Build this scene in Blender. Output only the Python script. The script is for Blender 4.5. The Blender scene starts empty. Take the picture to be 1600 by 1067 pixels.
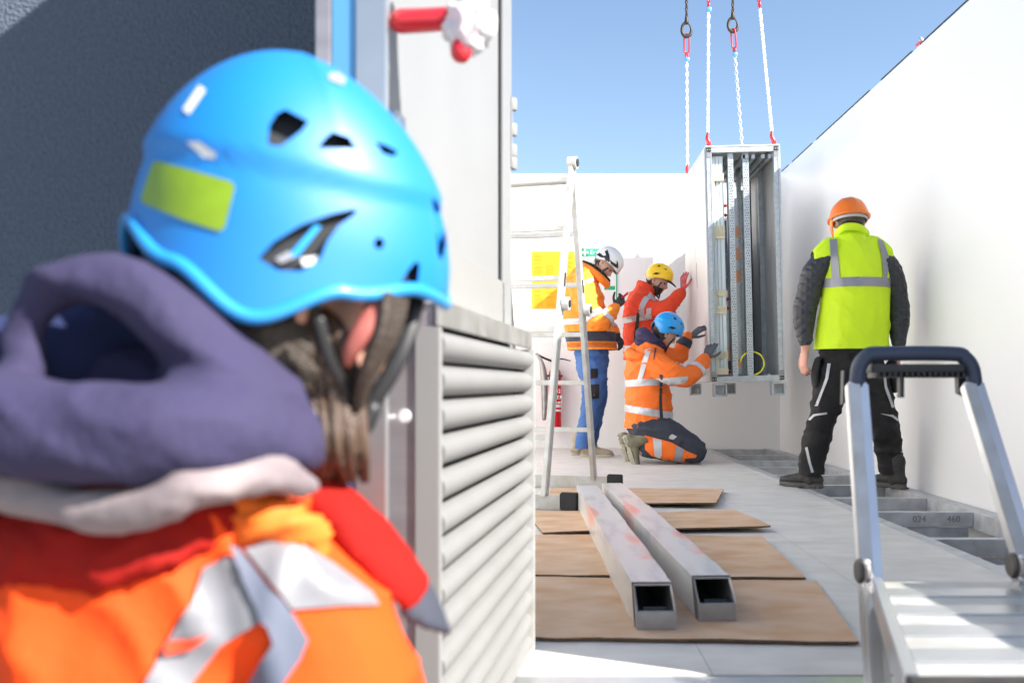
import bpy, bmesh, math, random
from mathutils import Vector, Matrix, noise
from mathutils.bvhtree import BVHTree
rnd = random.Random(7)
PI = math.pi
scn = bpy.context.scene
col = scn.collection

# ------------------------------------------------------------------ camera
F = 1555.6            # focal length in photo pixels (35 mm on a 36 mm wide sensor)
VX, VY, EYE = 860.0, 600.0, 0.63
cam = bpy.data.cameras.new('camera'); cam_o = bpy.data.objects.new('camera', cam); col.objects.link(cam_o)
cam.lens = 35.0; cam.sensor_width = 36.0
cam.shift_x = -(VX-800)/1600; cam.shift_y = (VY-533.5)/1600
cam_o.location = (0, 0, EYE); cam_o.rotation_euler = (PI/2, 0, 0)
cam.clip_start = 0.05; cam.clip_end = 3000
cam.dof.use_dof = True; cam.dof.focus_distance = 8.0; cam.dof.aperture_fstop = 4.4
scn.camera = cam_o

# ------------------------------------------------------------------ light
SUN = Vector((1.0, -0.5, 0.83)).normalized()
w = bpy.data.worlds.new('World'); scn.world = w; w.use_nodes = True
nt = w.node_tree; bg = nt.nodes['Background']
sky = nt.nodes.new('ShaderNodeTexSky'); sky.sky_type = 'NISHITA'; sky.sun_disc = False
sky.sun_elevation = math.asin(SUN.z); sky.sun_rotation = math.atan2(SUN.x, SUN.y)
sky.altitude = 300; sky.air_density = 1.0; sky.dust_density = 0.9; sky.ozone_density = 1.3
nt.links.new(sky.outputs[0], bg.inputs[0]); bg.inputs[1].default_value = 0.083
sl = bpy.data.lights.new('sun', 'SUN'); sl.energy = 5.0; sl.angle = math.radians(0.53); sl.color = (1, 0.95, 0.88)
so = bpy.data.objects.new('sun', sl); col.objects.link(so); so.location = (5, -3, 8)
so.rotation_euler = SUN.to_track_quat('Z', 'Y').to_euler()
scn.view_settings.view_transform = 'Standard'; scn.view_settings.look = 'None'
scn.view_settings.gamma = 1.0; scn.view_settings.exposure = 1.5
try: scn.view_settings.use_curve_mapping = False
except Exception: pass
scn.cycles.use_denoising = True
scn.cycles.max_bounces = 14; scn.cycles.diffuse_bounces = 12

# ------------------------------------------------------------------ helpers
def P(px, py, d):
    """the real-world point seen at photo pixel (px, py) at d metres' depth"""
    return Vector(((px-VX)*d/F, d, EYE-(py-VY)*d/F))

def V(*a): return Vector(a)

def mat(name, color, rough=0.6, metal=0.0, bump=0.0, bscale=60.0, var=0.0, vscale=4.0, spec=0.5, col2=None,
        trans=0.0, alpha=1.0, coat=0.0, detail=4.0, stretch=None, kind='noise'):
    m = bpy.data.materials.new(name); m.use_nodes = True
    n = m.node_tree.nodes; l = m.node_tree.links; b = n['Principled BSDF']
    b.inputs['Base Color'].default_value = (*color, 1)
    b.inputs['Roughness'].default_value = rough; b.inputs['Metallic'].default_value = metal
    b.inputs['Specular IOR Level'].default_value = spec
    b.inputs['Transmission Weight'].default_value = trans; b.inputs['Alpha'].default_value = alpha
    b.inputs['Coat Weight'].default_value = coat
    tc = n.new('ShaderNodeTexCoord'); mp = n.new('ShaderNodeMapping')
    l.new(tc.outputs['Object'], mp.inputs[0])
    if stretch: mp.inputs['Scale'].default_value = stretch
    if var > 0:
        t = n.new('ShaderNodeTexNoise'); t.inputs['Scale'].default_value = vscale; t.inputs['Detail'].default_value = 6
        l.new(mp.outputs[0], t.inputs[0])
        r = n.new('ShaderNodeValToRGB'); r.color_ramp.elements[0].position = 0.32; r.color_ramp.elements[1].position = 0.68
        c2 = col2 if col2 else tuple(max(0, c*(1-var)) for c in color)
        r.color_ramp.elements[0].color = (*c2, 1); r.color_ramp.elements[1].color = (*color, 1)
        l.new(t.outputs[0], r.inputs[0]); l.new(r.outputs[0], b.inputs['Base Color'])
        if rough > 0.02:
            q = n.new('ShaderNodeMapRange'); q.inputs[3].default_value = rough*0.8; q.inputs[4].default_value = min(1, rough*1.2)
            l.new(t.outputs[0], q.inputs[0]); l.new(q.outputs[0], b.inputs['Roughness'])
    if bump > 0:
        if kind == 'quilt':
            hs = []
            for ang in (45, -45):
                mm = n.new('ShaderNodeMapping'); mm.inputs['Rotation'].default_value = (0, math.radians(ang), 0)
                l.new(tc.outputs['Object'], mm.inputs[0])
                t = n.new('ShaderNodeTexWave'); t.inputs['Scale'].default_value = bscale; t.wave_profile = 'SIN'
                t.inputs['Distortion'].default_value = 1.0
                l.new(mm.outputs[0], t.inputs[0]); hs.append(t)
            mx = n.new('ShaderNodeMath'); mx.operation = 'MINIMUM'
            l.new(hs[0].outputs[1], mx.inputs[0]); l.new(hs[1].outputs[1], mx.inputs[1]); src = mx.outputs[0]
        elif kind == 'voronoi':
            t = n.new('ShaderNodeTexVoronoi'); t.inputs['Scale'].default_value = bscale
            l.new(mp.outputs[0], t.inputs[0]); src = t.outputs[0]
        else:
            t = n.new('ShaderNodeTexNoise'); t.inputs['Scale'].default_value = bscale; t.inputs['Detail'].default_value = detail
            l.new(mp.outputs[0], t.inputs[0]); src = t.outputs[0]
        bp = n.new('ShaderNodeBump'); bp.inputs['Strength'].default_value = bump; bp.inputs['Distance'].default_value = 0.01
        l.new(src, bp.inputs['Height']); l.new(bp.outputs[0], b.inputs['Normal'])
    return m

M = {}
M['white_wall'] = mat('white_coated_wall', (0.85, 0.845, 0.83), 0.33, spec=0.35)
M['floor'] = mat('floor_vinyl', (0.66, 0.64, 0.60), 0.5, bump=0.05, bscale=120, col2=(0.54, 0.525, 0.49), var=0.14, vscale=7, stretch=(1, 1.6, 1))
M['plaster'] = mat('dark_plaster', (0.10, 0.128, 0.172), 0.95, bump=1.0, bscale=110, var=0.25, vscale=90, detail=8)
M['ground'] = mat('ground', (0.33, 0.32, 0.30), 0.9, bump=0.4, bscale=20, var=0.2, vscale=3)
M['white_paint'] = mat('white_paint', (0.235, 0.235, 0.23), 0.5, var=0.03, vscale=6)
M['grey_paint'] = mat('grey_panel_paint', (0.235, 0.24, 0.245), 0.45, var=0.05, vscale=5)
M['galv'] = mat('galvanised_steel', (0.56, 0.60, 0.62), 0.42, 0.45, bump=0.05, bscale=40, var=0.22, vscale=22)
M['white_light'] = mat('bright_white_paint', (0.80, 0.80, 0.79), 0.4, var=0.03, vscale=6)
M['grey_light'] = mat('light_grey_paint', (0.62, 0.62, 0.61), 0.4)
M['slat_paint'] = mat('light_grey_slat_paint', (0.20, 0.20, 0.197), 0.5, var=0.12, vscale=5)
M['galv_floor'] = mat('galvanised_channel', (0.58, 0.59, 0.60), 0.5, 0.3, bump=0.06, bscale=40, var=0.3, vscale=14)
M['alu'] = mat('aluminium', (0.60, 0.61, 0.62), 0.3, 0.8, bump=0.03, bscale=30, var=0.1, vscale=9)
M['alu_old'] = mat('worn_aluminium', (0.56, 0.57, 0.57), 0.42, 0.4, var=0.12, vscale=14, col2=(0.44, 0.43, 0.39))
M['steel'] = mat('cut_steel', (0.40, 0.39, 0.38), 0.42, 0.6, var=0.3, vscale=16)
M['dark_metal'] = mat('dark_metal', (0.10, 0.095, 0.09), 0.45, 0.7, var=0.3, vscale=30)
M['black'] = mat('black_plastic', (0.018, 0.018, 0.02), 0.45)
M['rubber'] = mat('black_rubber', (0.03, 0.03, 0.032), 0.75, var=0.3, vscale=40)
M['red_paint'] = mat('red_paint', (0.62, 0.02, 0.03), 0.32, coat=0.3)
M['red_ext'] = mat('red_extinguisher_paint', (0.62, 0.01, 0.015), 0.25, coat=0.4)
M['chain'] = mat('bright_chain', (0.78, 0.79, 0.80), 0.35, 0.5)
M['chain_dark'] = mat('rusty_dark_chain', (0.09, 0.07, 0.055), 0.6, 0.6, var=0.4, vscale=60)
M['card'] = mat('cardboard', (0.50, 0.30, 0.165), 0.85, bump=0.15, bscale=45, var=0.2, vscale=5.5, col2=(0.60, 0.43, 0.30), stretch=(1, 1.5, 1))
M['card_edge'] = mat('cardboard_edge', (0.16, 0.10, 0.06), 0.95, bump=0.5, bscale=150, var=0.4, vscale=60)
M['beige'] = mat('beige_plastic', (0.66, 0.61, 0.44), 0.45)
M['copper'] = mat('copper', (0.72, 0.36, 0.22), 0.3, 0.85)
M['green'] = mat('sign_green', (0.02, 0.42, 0.22), 0.5)
M['green_strip'] = mat('green_strip', (0.25, 0.62, 0.22), 0.5)
M['yellow_cable'] = mat('yellow_cable', (0.85, 0.78, 0.02), 0.4)
M['yellow_paper'] = mat('yellow_paper', (0.80, 0.44, 0.01), 0.6, var=0.1, vscale=8)
M['yellow_print'] = mat('yellow_print', (0.62, 0.31, 0.008), 0.6)
M['white_paper'] = mat('white_paper', (0.82, 0.82, 0.80), 0.6)
M['paper_line'] = mat('paper_grey_print', (0.55, 0.55, 0.52), 0.7)
M['ink'] = mat('ink', (0.05, 0.05, 0.06), 0.7)
M['ink_soft'] = mat('pencil_ink', (0.20, 0.20, 0.21), 0.7)
M['navy_plastic'] = mat('navy_plastic', (0.035, 0.05, 0.085), 0.5, bump=0.08, bscale=120)
M['plate'] = mat('milky_plate', (0.74, 0.80, 0.80), 0.25, alpha=0.9)
M['wrap'] = mat('plastic_wrap', (0.85, 0.87, 0.88), 0.2, trans=0.35, bump=0.6, bscale=25)
M['bluestrip'] = mat('blue_sheen_and_parts', (0.12, 0.36, 0.62), 0.3, metal=0.2)  # sky reflection painted on the door edge; plain blue on clips and tag
M['panel_in'] = mat('cabinet_inner_grey', (0.74, 0.74, 0.74), 0.5, 0.0, var=0.06)
M['perf'] = mat('perforated_grey', (0.20, 0.22, 0.26), 0.55, 0.3)
M['pink_steel'] = mat('brushed_steel_side', (0.50, 0.47, 0.47), 0.4, 0.7, var=0.2, vscale=5, stretch=(1, 1, 6), col2=(0.42, 0.36, 0.37))
# people
M['skin'] = mat('skin', (0.62, 0.38, 0.28), 0.5, bump=0.05, bscale=200, var=0.15, vscale=25)
M['skin_red'] = mat('flushed_skin', (0.66, 0.28, 0.21), 0.5, var=0.3, vscale=30, col2=(0.60, 0.36, 0.26))
M['hair'] = mat('brown_hair', (0.085, 0.048, 0.028), 0.5, bump=0.7, bscale=30, var=0.6, vscale=18, stretch=(4, 4, 0.5), col2=(0.05, 0.03, 0.02))
M['hair_dark'] = mat('dark_hair', (0.04, 0.028, 0.02), 0.6, bump=0.5, bscale=200)
FB = dict(bump=0.9, bscale=11, detail=5)
M['orange'] = mat('hi_vis_orange', (0.90, 0.165, 0.012), 0.75, var=0.12, vscale=9, **FB)
M['orange_light'] = mat('hi_vis_light_orange', (0.90, 0.24, 0.015), 0.75, var=0.1, vscale=9, **FB)
M['red_orange'] = mat('hi_vis_red_orange', (0.82, 0.06, 0.012), 0.75, var=0.12, vscale=9, **FB)
M['orange_deep'] = mat('deep_hi_vis_orange', (0.80, 0.066, 0.005), 0.8, spec=0.25, var=0.12, vscale=9, **FB)
M['tape_dim'] = mat('dimmed_reflective_tape', (0.21, 0.21, 0.23), 0.45, var=0.3, vscale=14)  # tape colour darkened against the strong sun on the near jacket
M['shaded_red'] = mat('shaded_jacket_red', (0.27, 0.006, 0.003), 0.85, spec=0.2, var=0.2, vscale=9, **FB)  # orange jacket cloth with its shade painted in as deep red
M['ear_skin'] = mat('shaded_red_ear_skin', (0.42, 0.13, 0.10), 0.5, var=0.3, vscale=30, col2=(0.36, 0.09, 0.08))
M['lime'] = mat('hi_vis_lime', (0.66, 0.92, 0.01), 0.7, var=0.06, vscale=7, bump=0.25, bscale=7)
M['tape'] = mat('reflective_tape', (0.50, 0.50, 0.52), 0.4, metal=0.15, var=0.1, vscale=14)
M['tape_grey'] = mat('grey_reflective_tape', (0.30, 0.30, 0.33), 0.45, metal=0.25, var=0.08, vscale=20)
M['navy_cloth'] = mat('navy_cloth', (0.035, 0.04, 0.06), 0.8, var=0.2, vscale=12, **FB)
M['slate_cloth'] = mat('slate_cloth', (0.10, 0.115, 0.16), 0.7)
M['black_cloth'] = mat('black_cloth', (0.013, 0.012, 0.012), 0.85, var=0.3, vscale=20, bump=0.5, bscale=14)
M['quilt'] = mat('black_quilted_cloth', (0.035, 0.037, 0.042), 0.55, bump=0.55, bscale=8, kind='quilt')
M['blue_cloth'] = mat('blue_work_cloth', (0.045, 0.13, 0.36), 0.8, var=0.25, vscale=10, **FB)
M['purple'] = mat('dusty_purple_fleece', (0.030, 0.025, 0.072), 0.95, var=0.15, vscale=12, bump=0.3, bscale=60)
M['shaded_fleece'] = mat('shaded_hood_fleece', (0.012, 0.02, 0.075), 0.9)  # shaded inside of the purple hood, its darkness put into the colour
M['lining'] = mat('pale_lining', (0.24, 0.20, 0.20), 0.85, var=0.4, vscale=14, col2=(0.15, 0.12, 0.13), bump=0.4, bscale=18)
M['glove'] = mat('grey_work_glove', (0.085, 0.09, 0.10), 0.75, bump=0.3, bscale=120)
M['glove_black'] = mat('black_work_glove', (0.035, 0.037, 0.04), 0.75)
M['glove_red'] = mat('red_work_glove', (0.60, 0.03, 0.04), 0.7, var=0.5, vscale=30, col2=(0.5, 0.2, 0.2))
M['boot'] = mat('dark_boot_leather', (0.045, 0.042, 0.038), 0.7, bump=0.3, bscale=60, var=0.3, vscale=20)
M['boot_olive'] = mat('olive_boot', (0.22, 0.20, 0.13), 0.8, bump=0.4, bscale=50, var=0.3, vscale=14)
M['shoe_beige'] = mat('beige_shoe', (0.40, 0.33, 0.25), 0.8, var=0.3, vscale=30)
M['sole'] = mat('shoe_sole', (0.10, 0.095, 0.085), 0.8, bump=0.4, bscale=60)
M['sole_pale'] = mat('pale_shoe_sole', (0.45, 0.42, 0.33), 0.8, bump=0.4, bscale=40)
M['sky_helmet'] = mat('sky_blue_helmet', (0.003, 0.17, 0.50), 0.48, spec=0.75)
M['sky_rim'] = mat('sky_blue_helmet_rim', (0.02, 0.24, 0.58), 0.35, coat=0.3)
M['blue_helmet'] = mat('blue_helmet', (0.01, 0.28, 0.66), 0.3, coat=0.3)
M['yellow_helmet'] = mat('yellow_helmet', (0.88, 0.58, 0.005), 0.35, coat=0.2)
M['white_helmet'] = mat('white_helmet', (0.74, 0.73, 0.70), 0.35, coat=0.2)
M['orange_helmet'] = mat('orange_helmet', (0.92, 0.20, 0.01), 0.35, coat=0.2)
M['liner'] = mat('helmet_foam_liner', (0.028, 0.03, 0.034), 0.9)
M['lime_sticker'] = mat('lime_reflective_sticker', (0.20, 0.32, 0.01), 0.4, var=0.15, vscale=40)
M['eye'] = mat('eye', (0.03, 0.02, 0.015), 0.2)

# film on the tubes: white wrap with torn red and grey-blue print
def film_mat():
    m = mat('printed_film', (0.8, 0.8, 0.8), 0.3)
    n = m.node_tree.nodes; l = m.node_tree.links; b = n['Principled BSDF']
    tc = n.new('ShaderNodeTexCoord'); mp = n.new('ShaderNodeMapping'); mp.inputs['Scale'].default_value = (7, 1.6, 4)
    l.new(tc.outputs['Object'], mp.inputs[0])
    t1 = n.new('ShaderNodeTexNoise'); t1.inputs['Scale'].default_value = 1.1; t1.inputs['Detail'].default_value = 8; t1.inputs['Distortion'].default_value = 0.5
    t2 = n.new('ShaderNodeTexNoise'); t2.inputs['Scale'].default_value = 2.4; t2.inputs['Detail'].default_value = 8
    t2.noise_dimensions = '4D'; t2.inputs['W'].default_value = 3.3
    for t in (t1, t2): l.new(mp.outputs[0], t.inputs['Vector'])
    r1 = n.new('ShaderNodeValToRGB'); e = r1.color_ramp.elements
    e[0].position = 0.58; e[0].color = (0.60, 0.60, 0.59, 1); e[1].position = 0.70; e[1].color = (0.68, 0.30, 0.26, 1)
    r2 = n.new('ShaderNodeValToRGB'); e = r2.color_ramp.elements
    e[0].position = 0.50; e[0].color = (1, 1, 1, 1); e[1].position = 0.74; e[1].color = (0.62, 0.63, 0.70, 1)
    mx = n.new('ShaderNodeMixRGB'); mx.blend_type = 'MULTIPLY'; mx.inputs[0].default_value = 1
    l.new(t1.outputs[0], r1.inputs[0]); l.new(t2.outputs[0], r2.inputs[0])
    l.new(r1.outputs[0], mx.inputs[1]); l.new(r2.outputs[0], mx.inputs[2]); l.new(mx.outputs[0], b.inputs['Base Color'])
    bp = n.new('ShaderNodeBump'); bp.inputs['Strength'].default_value = 0.15; l.new(t2.outputs[0], bp.inputs['Height']); l.new(bp.outputs[0], b.inputs['Normal'])
    return m
M['film'] = film_mat()

def tag(o, label=None, cat=None, group=None, kind=None):
    if label: o['label'] = label
    if cat: o['category'] = cat
    if group: o['group'] = group
    if kind: o['kind'] = kind
    return o

def thing(name, label, cat, loc=(0, 0, 0), group=None):
    o = bpy.data.objects.new(name, None); col.objects.link(o); o.location = loc; o.empty_display_size = 0.1
    tag(o, label, cat, group); return o

def root_loc(o):
    v = Vector((0, 0, 0))
    while o is not None:
        v += o.location; o = o.parent
    return v

def link_bm(name, bm, m, parent=None, smooth=False, local=False, bevel=0.0):
    """one mesh object from a bmesh; verts are in world space unless local"""
    if bevel > 0:
        bmesh.ops.bevel(bm, geom=list(bm.edges), offset=bevel, segments=2, affect='EDGES', clamp_overlap=True)
    me = bpy.data.meshes.new(name); bm.to_mesh(me); bm.free()
    return link_me(name, me, m, parent, smooth, local)

def link_me(name, me, m, parent=None, smooth=False, local=False):
    if parent is not None and not local:
        me.transform(Matrix.Translation(-root_loc(parent)))
    for x in (m if isinstance(m, (list, tuple)) else [m]): me.materials.append(x)
    o = bpy.data.objects.new(name, me); col.objects.link(o)
    if parent is not None: o.parent = parent
    if smooth:
        me.shade_smooth()
        if smooth == 'auto': me.set_sharp_from_angle(angle=math.radians(35))
    return o

def box(bm, x0, x1, y0, y1, z0, z1):
    vs = [bm.verts.new((x, y, z)) for x in (x0, x1) for y in (y0, y1) for z in (z0, z1)]
    for f in ((0, 1, 3, 2), (4, 6, 7, 5), (0, 4, 5, 1), (2, 3, 7, 6), (0, 2, 6, 4), (1, 5, 7, 3)):
        bm.faces.new([vs[i] for i in f])
    return vs

def bx(name, m, parent, x0, x1, y0, y1, z0, z1, bevel=0.0, local=False):
    bm = bmesh.new(); box(bm, x0, x1, y0, y1, z0, z1)
    return link_bm(name, bm, m, parent, local=local, bevel=bevel)

def beam(bm, a, b, w, h, side=Vector((1, 0, 0))):
    """a straight bar of rectangular section from a to b"""
    a, b = Vector(a), Vector(b); d = (b-a).normalized(); s = (side-d*side.dot(d)).normalized(); t = d.cross(s)
    vs = []
    for p in (a, b):
        for i, j in ((-1, -1), (1, -1), (1, 1), (-1, 1)):
            vs.append(bm.verts.new(p+s*(w/2*i)+t*(h/2*j)))
    bm.faces.new(vs[0:4][::-1]); bm.faces.new(vs[4:8])
    for k in range(4): bm.faces.new([vs[k], vs[(k+1) % 4], vs[4+(k+1) % 4], vs[4+k]])

def bar(name, m, parent, a, b, w, h, side=Vector((1, 0, 0)), bevel=0.0, local=False):
    bm = bmesh.new(); beam(bm, a, b, w, h, side); bmesh.ops.recalc_face_normals(bm, faces=bm.faces)
    return link_bm(name, bm, m, parent, local=local, bevel=bevel)

def catmull(pts, sub):
    out = []
    n = len(pts)
    for i in range(n-1):
        p0 = pts[max(0, i-1)]; p1 = pts[i]; p2 = pts[i+1]; p3 = pts[min(n-1, i+2)]
        for k in range(sub):
            t = k/sub
            out.append([0.5*((2*b)+(-a+c)*t+(2*a-5*b+4*c-d)*t*t+(-a+3*b-3*c+d)*t**3) for a, b, c, d in zip(p0, p1, p2, p3)])
    out.append(list(pts[-1])); return out

def tube(bm, pts, radii, n=12, side=None, sub=4, cap=True, closed=False):
    """a tapering tube of round or elliptical section; radii are numbers or (along side, across)"""
    rr = [(r, r) if not isinstance(r, (tuple, list)) else tuple(r) for r in (radii if isinstance(radii, (list, tuple)) and len(radii) == len(pts) else [radii]*len(pts))]
    data = [list(p)+list(r) for p, r in zip(pts, rr)]
    if len(data) > 2 and sub > 1: data = catmull(data, sub)
    C = [Vector(d[:3]) for d in data]; R = [(max(1e-4, d[3]), max(1e-4, d[4])) for d in data]
    if cap and not closed:          # rounded ends
        d0 = (C[0]-C[1]).normalized(); d1 = (C[-1]-C[-2]).normalized()
        pre, prr, post, por = [], [], [], []
        r0 = min(R[0]); r1 = min(R[-1])
        for a in (80, 55, 28):
            s, c = math.sin(math.radians(a)), math.cos(math.radians(a))
            pre.append(C[0]+d0*r0*s); prr.append((R[0][0]*c, R[0][1]*c))
        for a in (28, 55, 80):
            s, c = math.sin(math.radians(a)), math.cos(math.radians(a))
            post.append(C[-1]+d1*r1*s); por.append((R[-1][0]*c, R[-1][1]*c))
        C = pre+C+post; R = prr+R+por
    rings = []; N = len(C)
    s = Vector(side) if side is not None else None
    prev = None
    for i in range(N):
        if closed: d = (C[(i+1) % N]-C[i-1]).normalized()
        else: d = (C[min(N-1, i+1)]-C[max(0, i-1)]).normalized()
        if s is not None: a = s-d*s.dot(d)
        elif prev is not None: a = prev-d*prev.dot(d)
        else:
            u = Vector((0, 0, 1)) if abs(d.z) < 0.9 else Vector((1, 0, 0)); a = u-d*u.dot(d)
        a.normalize(); prev = a; b = d.cross(a)
        rings.append([bm.verts.new(C[i]+a*(R[i][0]*math.cos(2*PI*k/n))+b*(R[i][1]*math.sin(2*PI*k/n))) for k in range(n)])
    for i in range(N if closed else N-1):
        A, B = rings[i], rings[(i+1) % N]
        for k in range(n): bm.faces.new([A[k], A[(k+1) % n], B[(k+1) % n], B[k]])
    if not closed:
        bm.faces.new(rings[0][::-1]); bm.faces.new(rings[-1])

def pipe(name, m, parent, pts, r, n=10, sub=4, side=None, closed=False, cap=True, local=False):
    bm = bmesh.new(); tube(bm, pts, r, n, side, sub, cap, closed); bmesh.ops.recalc_face_normals(bm, faces=bm.faces)
    return link_bm(name, bm, m, parent, smooth=True, local=local)

def organic(build, voxel=0.012, smooth=4, pre=None):
    """tubes given by build(bm) fused into one continuous surface"""
    bm = bmesh.new(); build(bm); bmesh.ops.recalc_face_normals(bm, faces=bm.faces)
    me = bpy.data.meshes.new('tmp'); bm.to_mesh(me); bm.free()
    o = bpy.data.objects.new('tmp', me); col.objects.link(o)
    r = o.modifiers.new('r', 'REMESH'); r.mode = 'VOXEL'; r.voxel_size = voxel
    s = o.modifiers.new('s', 'SMOOTH'); s.factor = 0.6; s.iterations = smooth
    dg = bpy.context.evaluated_depsgraph_get(); dg.update()
    out = bpy.data.meshes.new_from_object(o.evaluated_get(dg))
    bpy.data.objects.remove(o); bpy.data.meshes.remove(me); out.materials.clear()
    return out

def wrinkle(me, amp, freq, seed=0, axis=Vector((0, 0, 1)), squash=0.45):
    """cloth folds: ridged noise, drawn out across the axis"""
    nrm = [v.normal.copy() for v in me.vertices]; off = Vector((seed*7.1, seed*3.3, seed*1.7))
    for v, nn in zip(me.vertices, nrm):
        p = v.co; a = axis*p.dot(axis); q = (p-a)*squash+a
        q = q+0.05*noise.noise_vector(p*5+off)
        f = (1-abs(noise.noise(q*freq+off)))**5; g = (1-abs(noise.noise(q*freq*2.2+off*1.7)))**5; h = noise.noise(p*freq*0.5+off)
        v.co = p+nn*(amp*(1.25*f+0.7*g+0.8*h-0.75))
    me.update()

def cut_mesh(me, co, no):
    """trim away what lies beyond a plane: a clean hem"""
    bm = bmesh.new(); bm.from_mesh(me)
    bmesh.ops.bisect_plane(bm, geom=bm.verts[:]+bm.edges[:]+bm.faces[:], plane_co=co, plane_no=no, clear_outer=True)
    bm.to_mesh(me); bm.free(); me.update()

def cloth_band(me, planes, keep, off=0.004):
    """the piece of a garment between planes, lifted off it by a tape's thickness"""
    bm = bmesh.new(); bm.from_mesh(me); bm.normal_update()
    nor = {}
    for co, no in planes:
        bmesh.ops.bisect_plane(bm, geom=bm.verts[:]+bm.edges[:]+bm.faces[:], plane_co=co, plane_no=no, clear_outer=True)
    bm.normal_update()
    dele = [f for f in bm.faces if not keep(f.calc_center_median(), f.normal)]
    bmesh.ops.delete(bm, geom=dele, context='FACES')
    bm.normal_update()
    mv = [(v, v.normal.copy()) for v in bm.verts]
    for v, n_ in mv: v.co += n_*off
    return bm

def slab_planes(a, d, w):
    d = Vector(d).normalized(); a = Vector(a)
    return [(a+d*(w/2), d), (a-d*(w/2), -d)]

def bvh_of(me):
    bm = bmesh.new(); bm.from_mesh(me); t = BVHTree.FromBMesh(bm); bm.free(); return t

def patch(me, poly, off=0.003, step=14.0, origin=Vector((0, 0, EYE))):
    """a flat patch sewn on a garment: its outline laid on the surface"""
    t = bvh_of(me); bm = bmesh.new()
    vs = [bm.verts.new((x, y, 0)) for x, y in poly]; bm.faces.new(vs)
    xs = [p[0] for p in poly]; ys = [p[1] for p in poly]
    x = min(xs)+step
    while x < max(xs):
        bmesh.ops.bisect_plane(bm, geom=bm.verts[:]+bm.edges[:]+bm.faces[:], plane_co=(x, 0, 0), plane_no=(1, 0, 0)); x += step
    y = min(ys)+step
    while y < max(ys):
        bmesh.ops.bisect_plane(bm, geom=bm.verts[:]+bm.edges[:]+bm.faces[:], plane_co=(0, y, 0), plane_no=(0, 1, 0)); y += step
    bad = []
    for v in bm.verts:
        d = (P(v.co.x, v.co.y, 1.0)-origin).normalized()
        hit, nn, idx, dist = t.ray_cast(origin, d)
        if hit is None: bad.append(v); continue
        v.co = hit-d*off+nn*(off*0.5 if nn.dot(d) < 0 else -off*0.5)
    bmesh.ops.delete(bm, geom=bad, context='VERTS')
    bmesh.ops.recalc_face_normals(bm, faces=bm.faces)
    return bm

def text_obj(name, s, size, m, parent, mtx, align='CENTER'):
    cu = bpy.data.curves.new(name, 'FONT'); cu.body = s; cu.size = size; cu.align_x = align; cu.align_y = 'CENTER'
    cu.extrude = 0.0008; cu.resolution_u = 3
    o = bpy.data.objects.new('t', cu); col.objects.link(o)
    dg = bpy.context.evaluated_depsgraph_get(); dg.update()
    me = bpy.data.meshes.new_from_object(o.evaluated_get(dg)); bpy.data.objects.remove(o)
    me.transform(mtx); me.materials.clear()
    return link_me(name, me, m, parent, local=False)

def lathe(name, m, parent, prof, center, n=24, axis='z'):
    bm = bmesh.new(); rings = []
    for r, z in prof: rings.append([bm.verts.new((r*math.cos(2*PI*k/n), r*math.sin(2*PI*k/n), z)) for k in range(n)])
    for i in range(len(rings)-1):
        for k in range(n): bm.faces.new([rings[i][k], rings[i][(k+1) % n], rings[i+1][(k+1) % n], rings[i+1][k]])
    bm.faces.new(rings[0][::-1]); bm.faces.new(rings[-1])
    if axis == 'x': bmesh.ops.rotate(bm, verts=bm.verts, matrix=Matrix.Rotation(PI/2, 3, 'Y'))
    if axis == 'y': bmesh.ops.rotate(bm, verts=bm.verts, matrix=Matrix.Rotation(PI/2, 3, 'X'))
    bmesh.ops.translate(bm, verts=bm.verts, vec=Vector(center)); bmesh.ops.recalc_face_normals(bm, faces=bm.faces)
    return link_bm(name, bm, m, parent, smooth='auto')

# ------------------------------------------------------------------ the room: floor, walls, ground
XW, YB, HW = 2.26, 9.8, 2.70      # right wall, back wall, wall height
XL, YF = -1.0, 2.36               # left wall, front wall
TR = 1.57                         # left lip of the floor trench

g = bmesh.new(); box(g, -400, 400, -400, 400, -0.9, -0.85)
tag(link_bm('ground', g, M['ground']), kind='structure')
base = thing('floor', None, None, (0, 5, -0.2)); tag(base, kind='structure')
for k in ('label', 'category'):
    if k in base: del base[k]
bx('subfloor', M['dark_metal'], base, XL, TR, 2.1, YB, -0.85, -0.03)
bx('trench_bed', M['galv_floor'], base, TR+0.001, XW, 2.1, YB, -0.85, -0.24)
first = None
xs = [-1.0, -0.85, -0.25, 0.353, 0.96, TR-0.065]
for i in range(len(xs)-1):
    y = 2.16
    while y < YB-0.05:
        y1 = min(y+0.6, YB)
        bx('floor_tile', M['floor'], base, xs[i]+0.0008, xs[i+1]-0.0008, y+0.0005, y1-0.0005, -0.029, rnd.uniform(-0.0004, 0.0004))
        y = y1
bx('threshold', M['alu'], base, -0.9, XW, 2.06, 2.158, -0.05, -0.002, 0.003)

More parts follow.
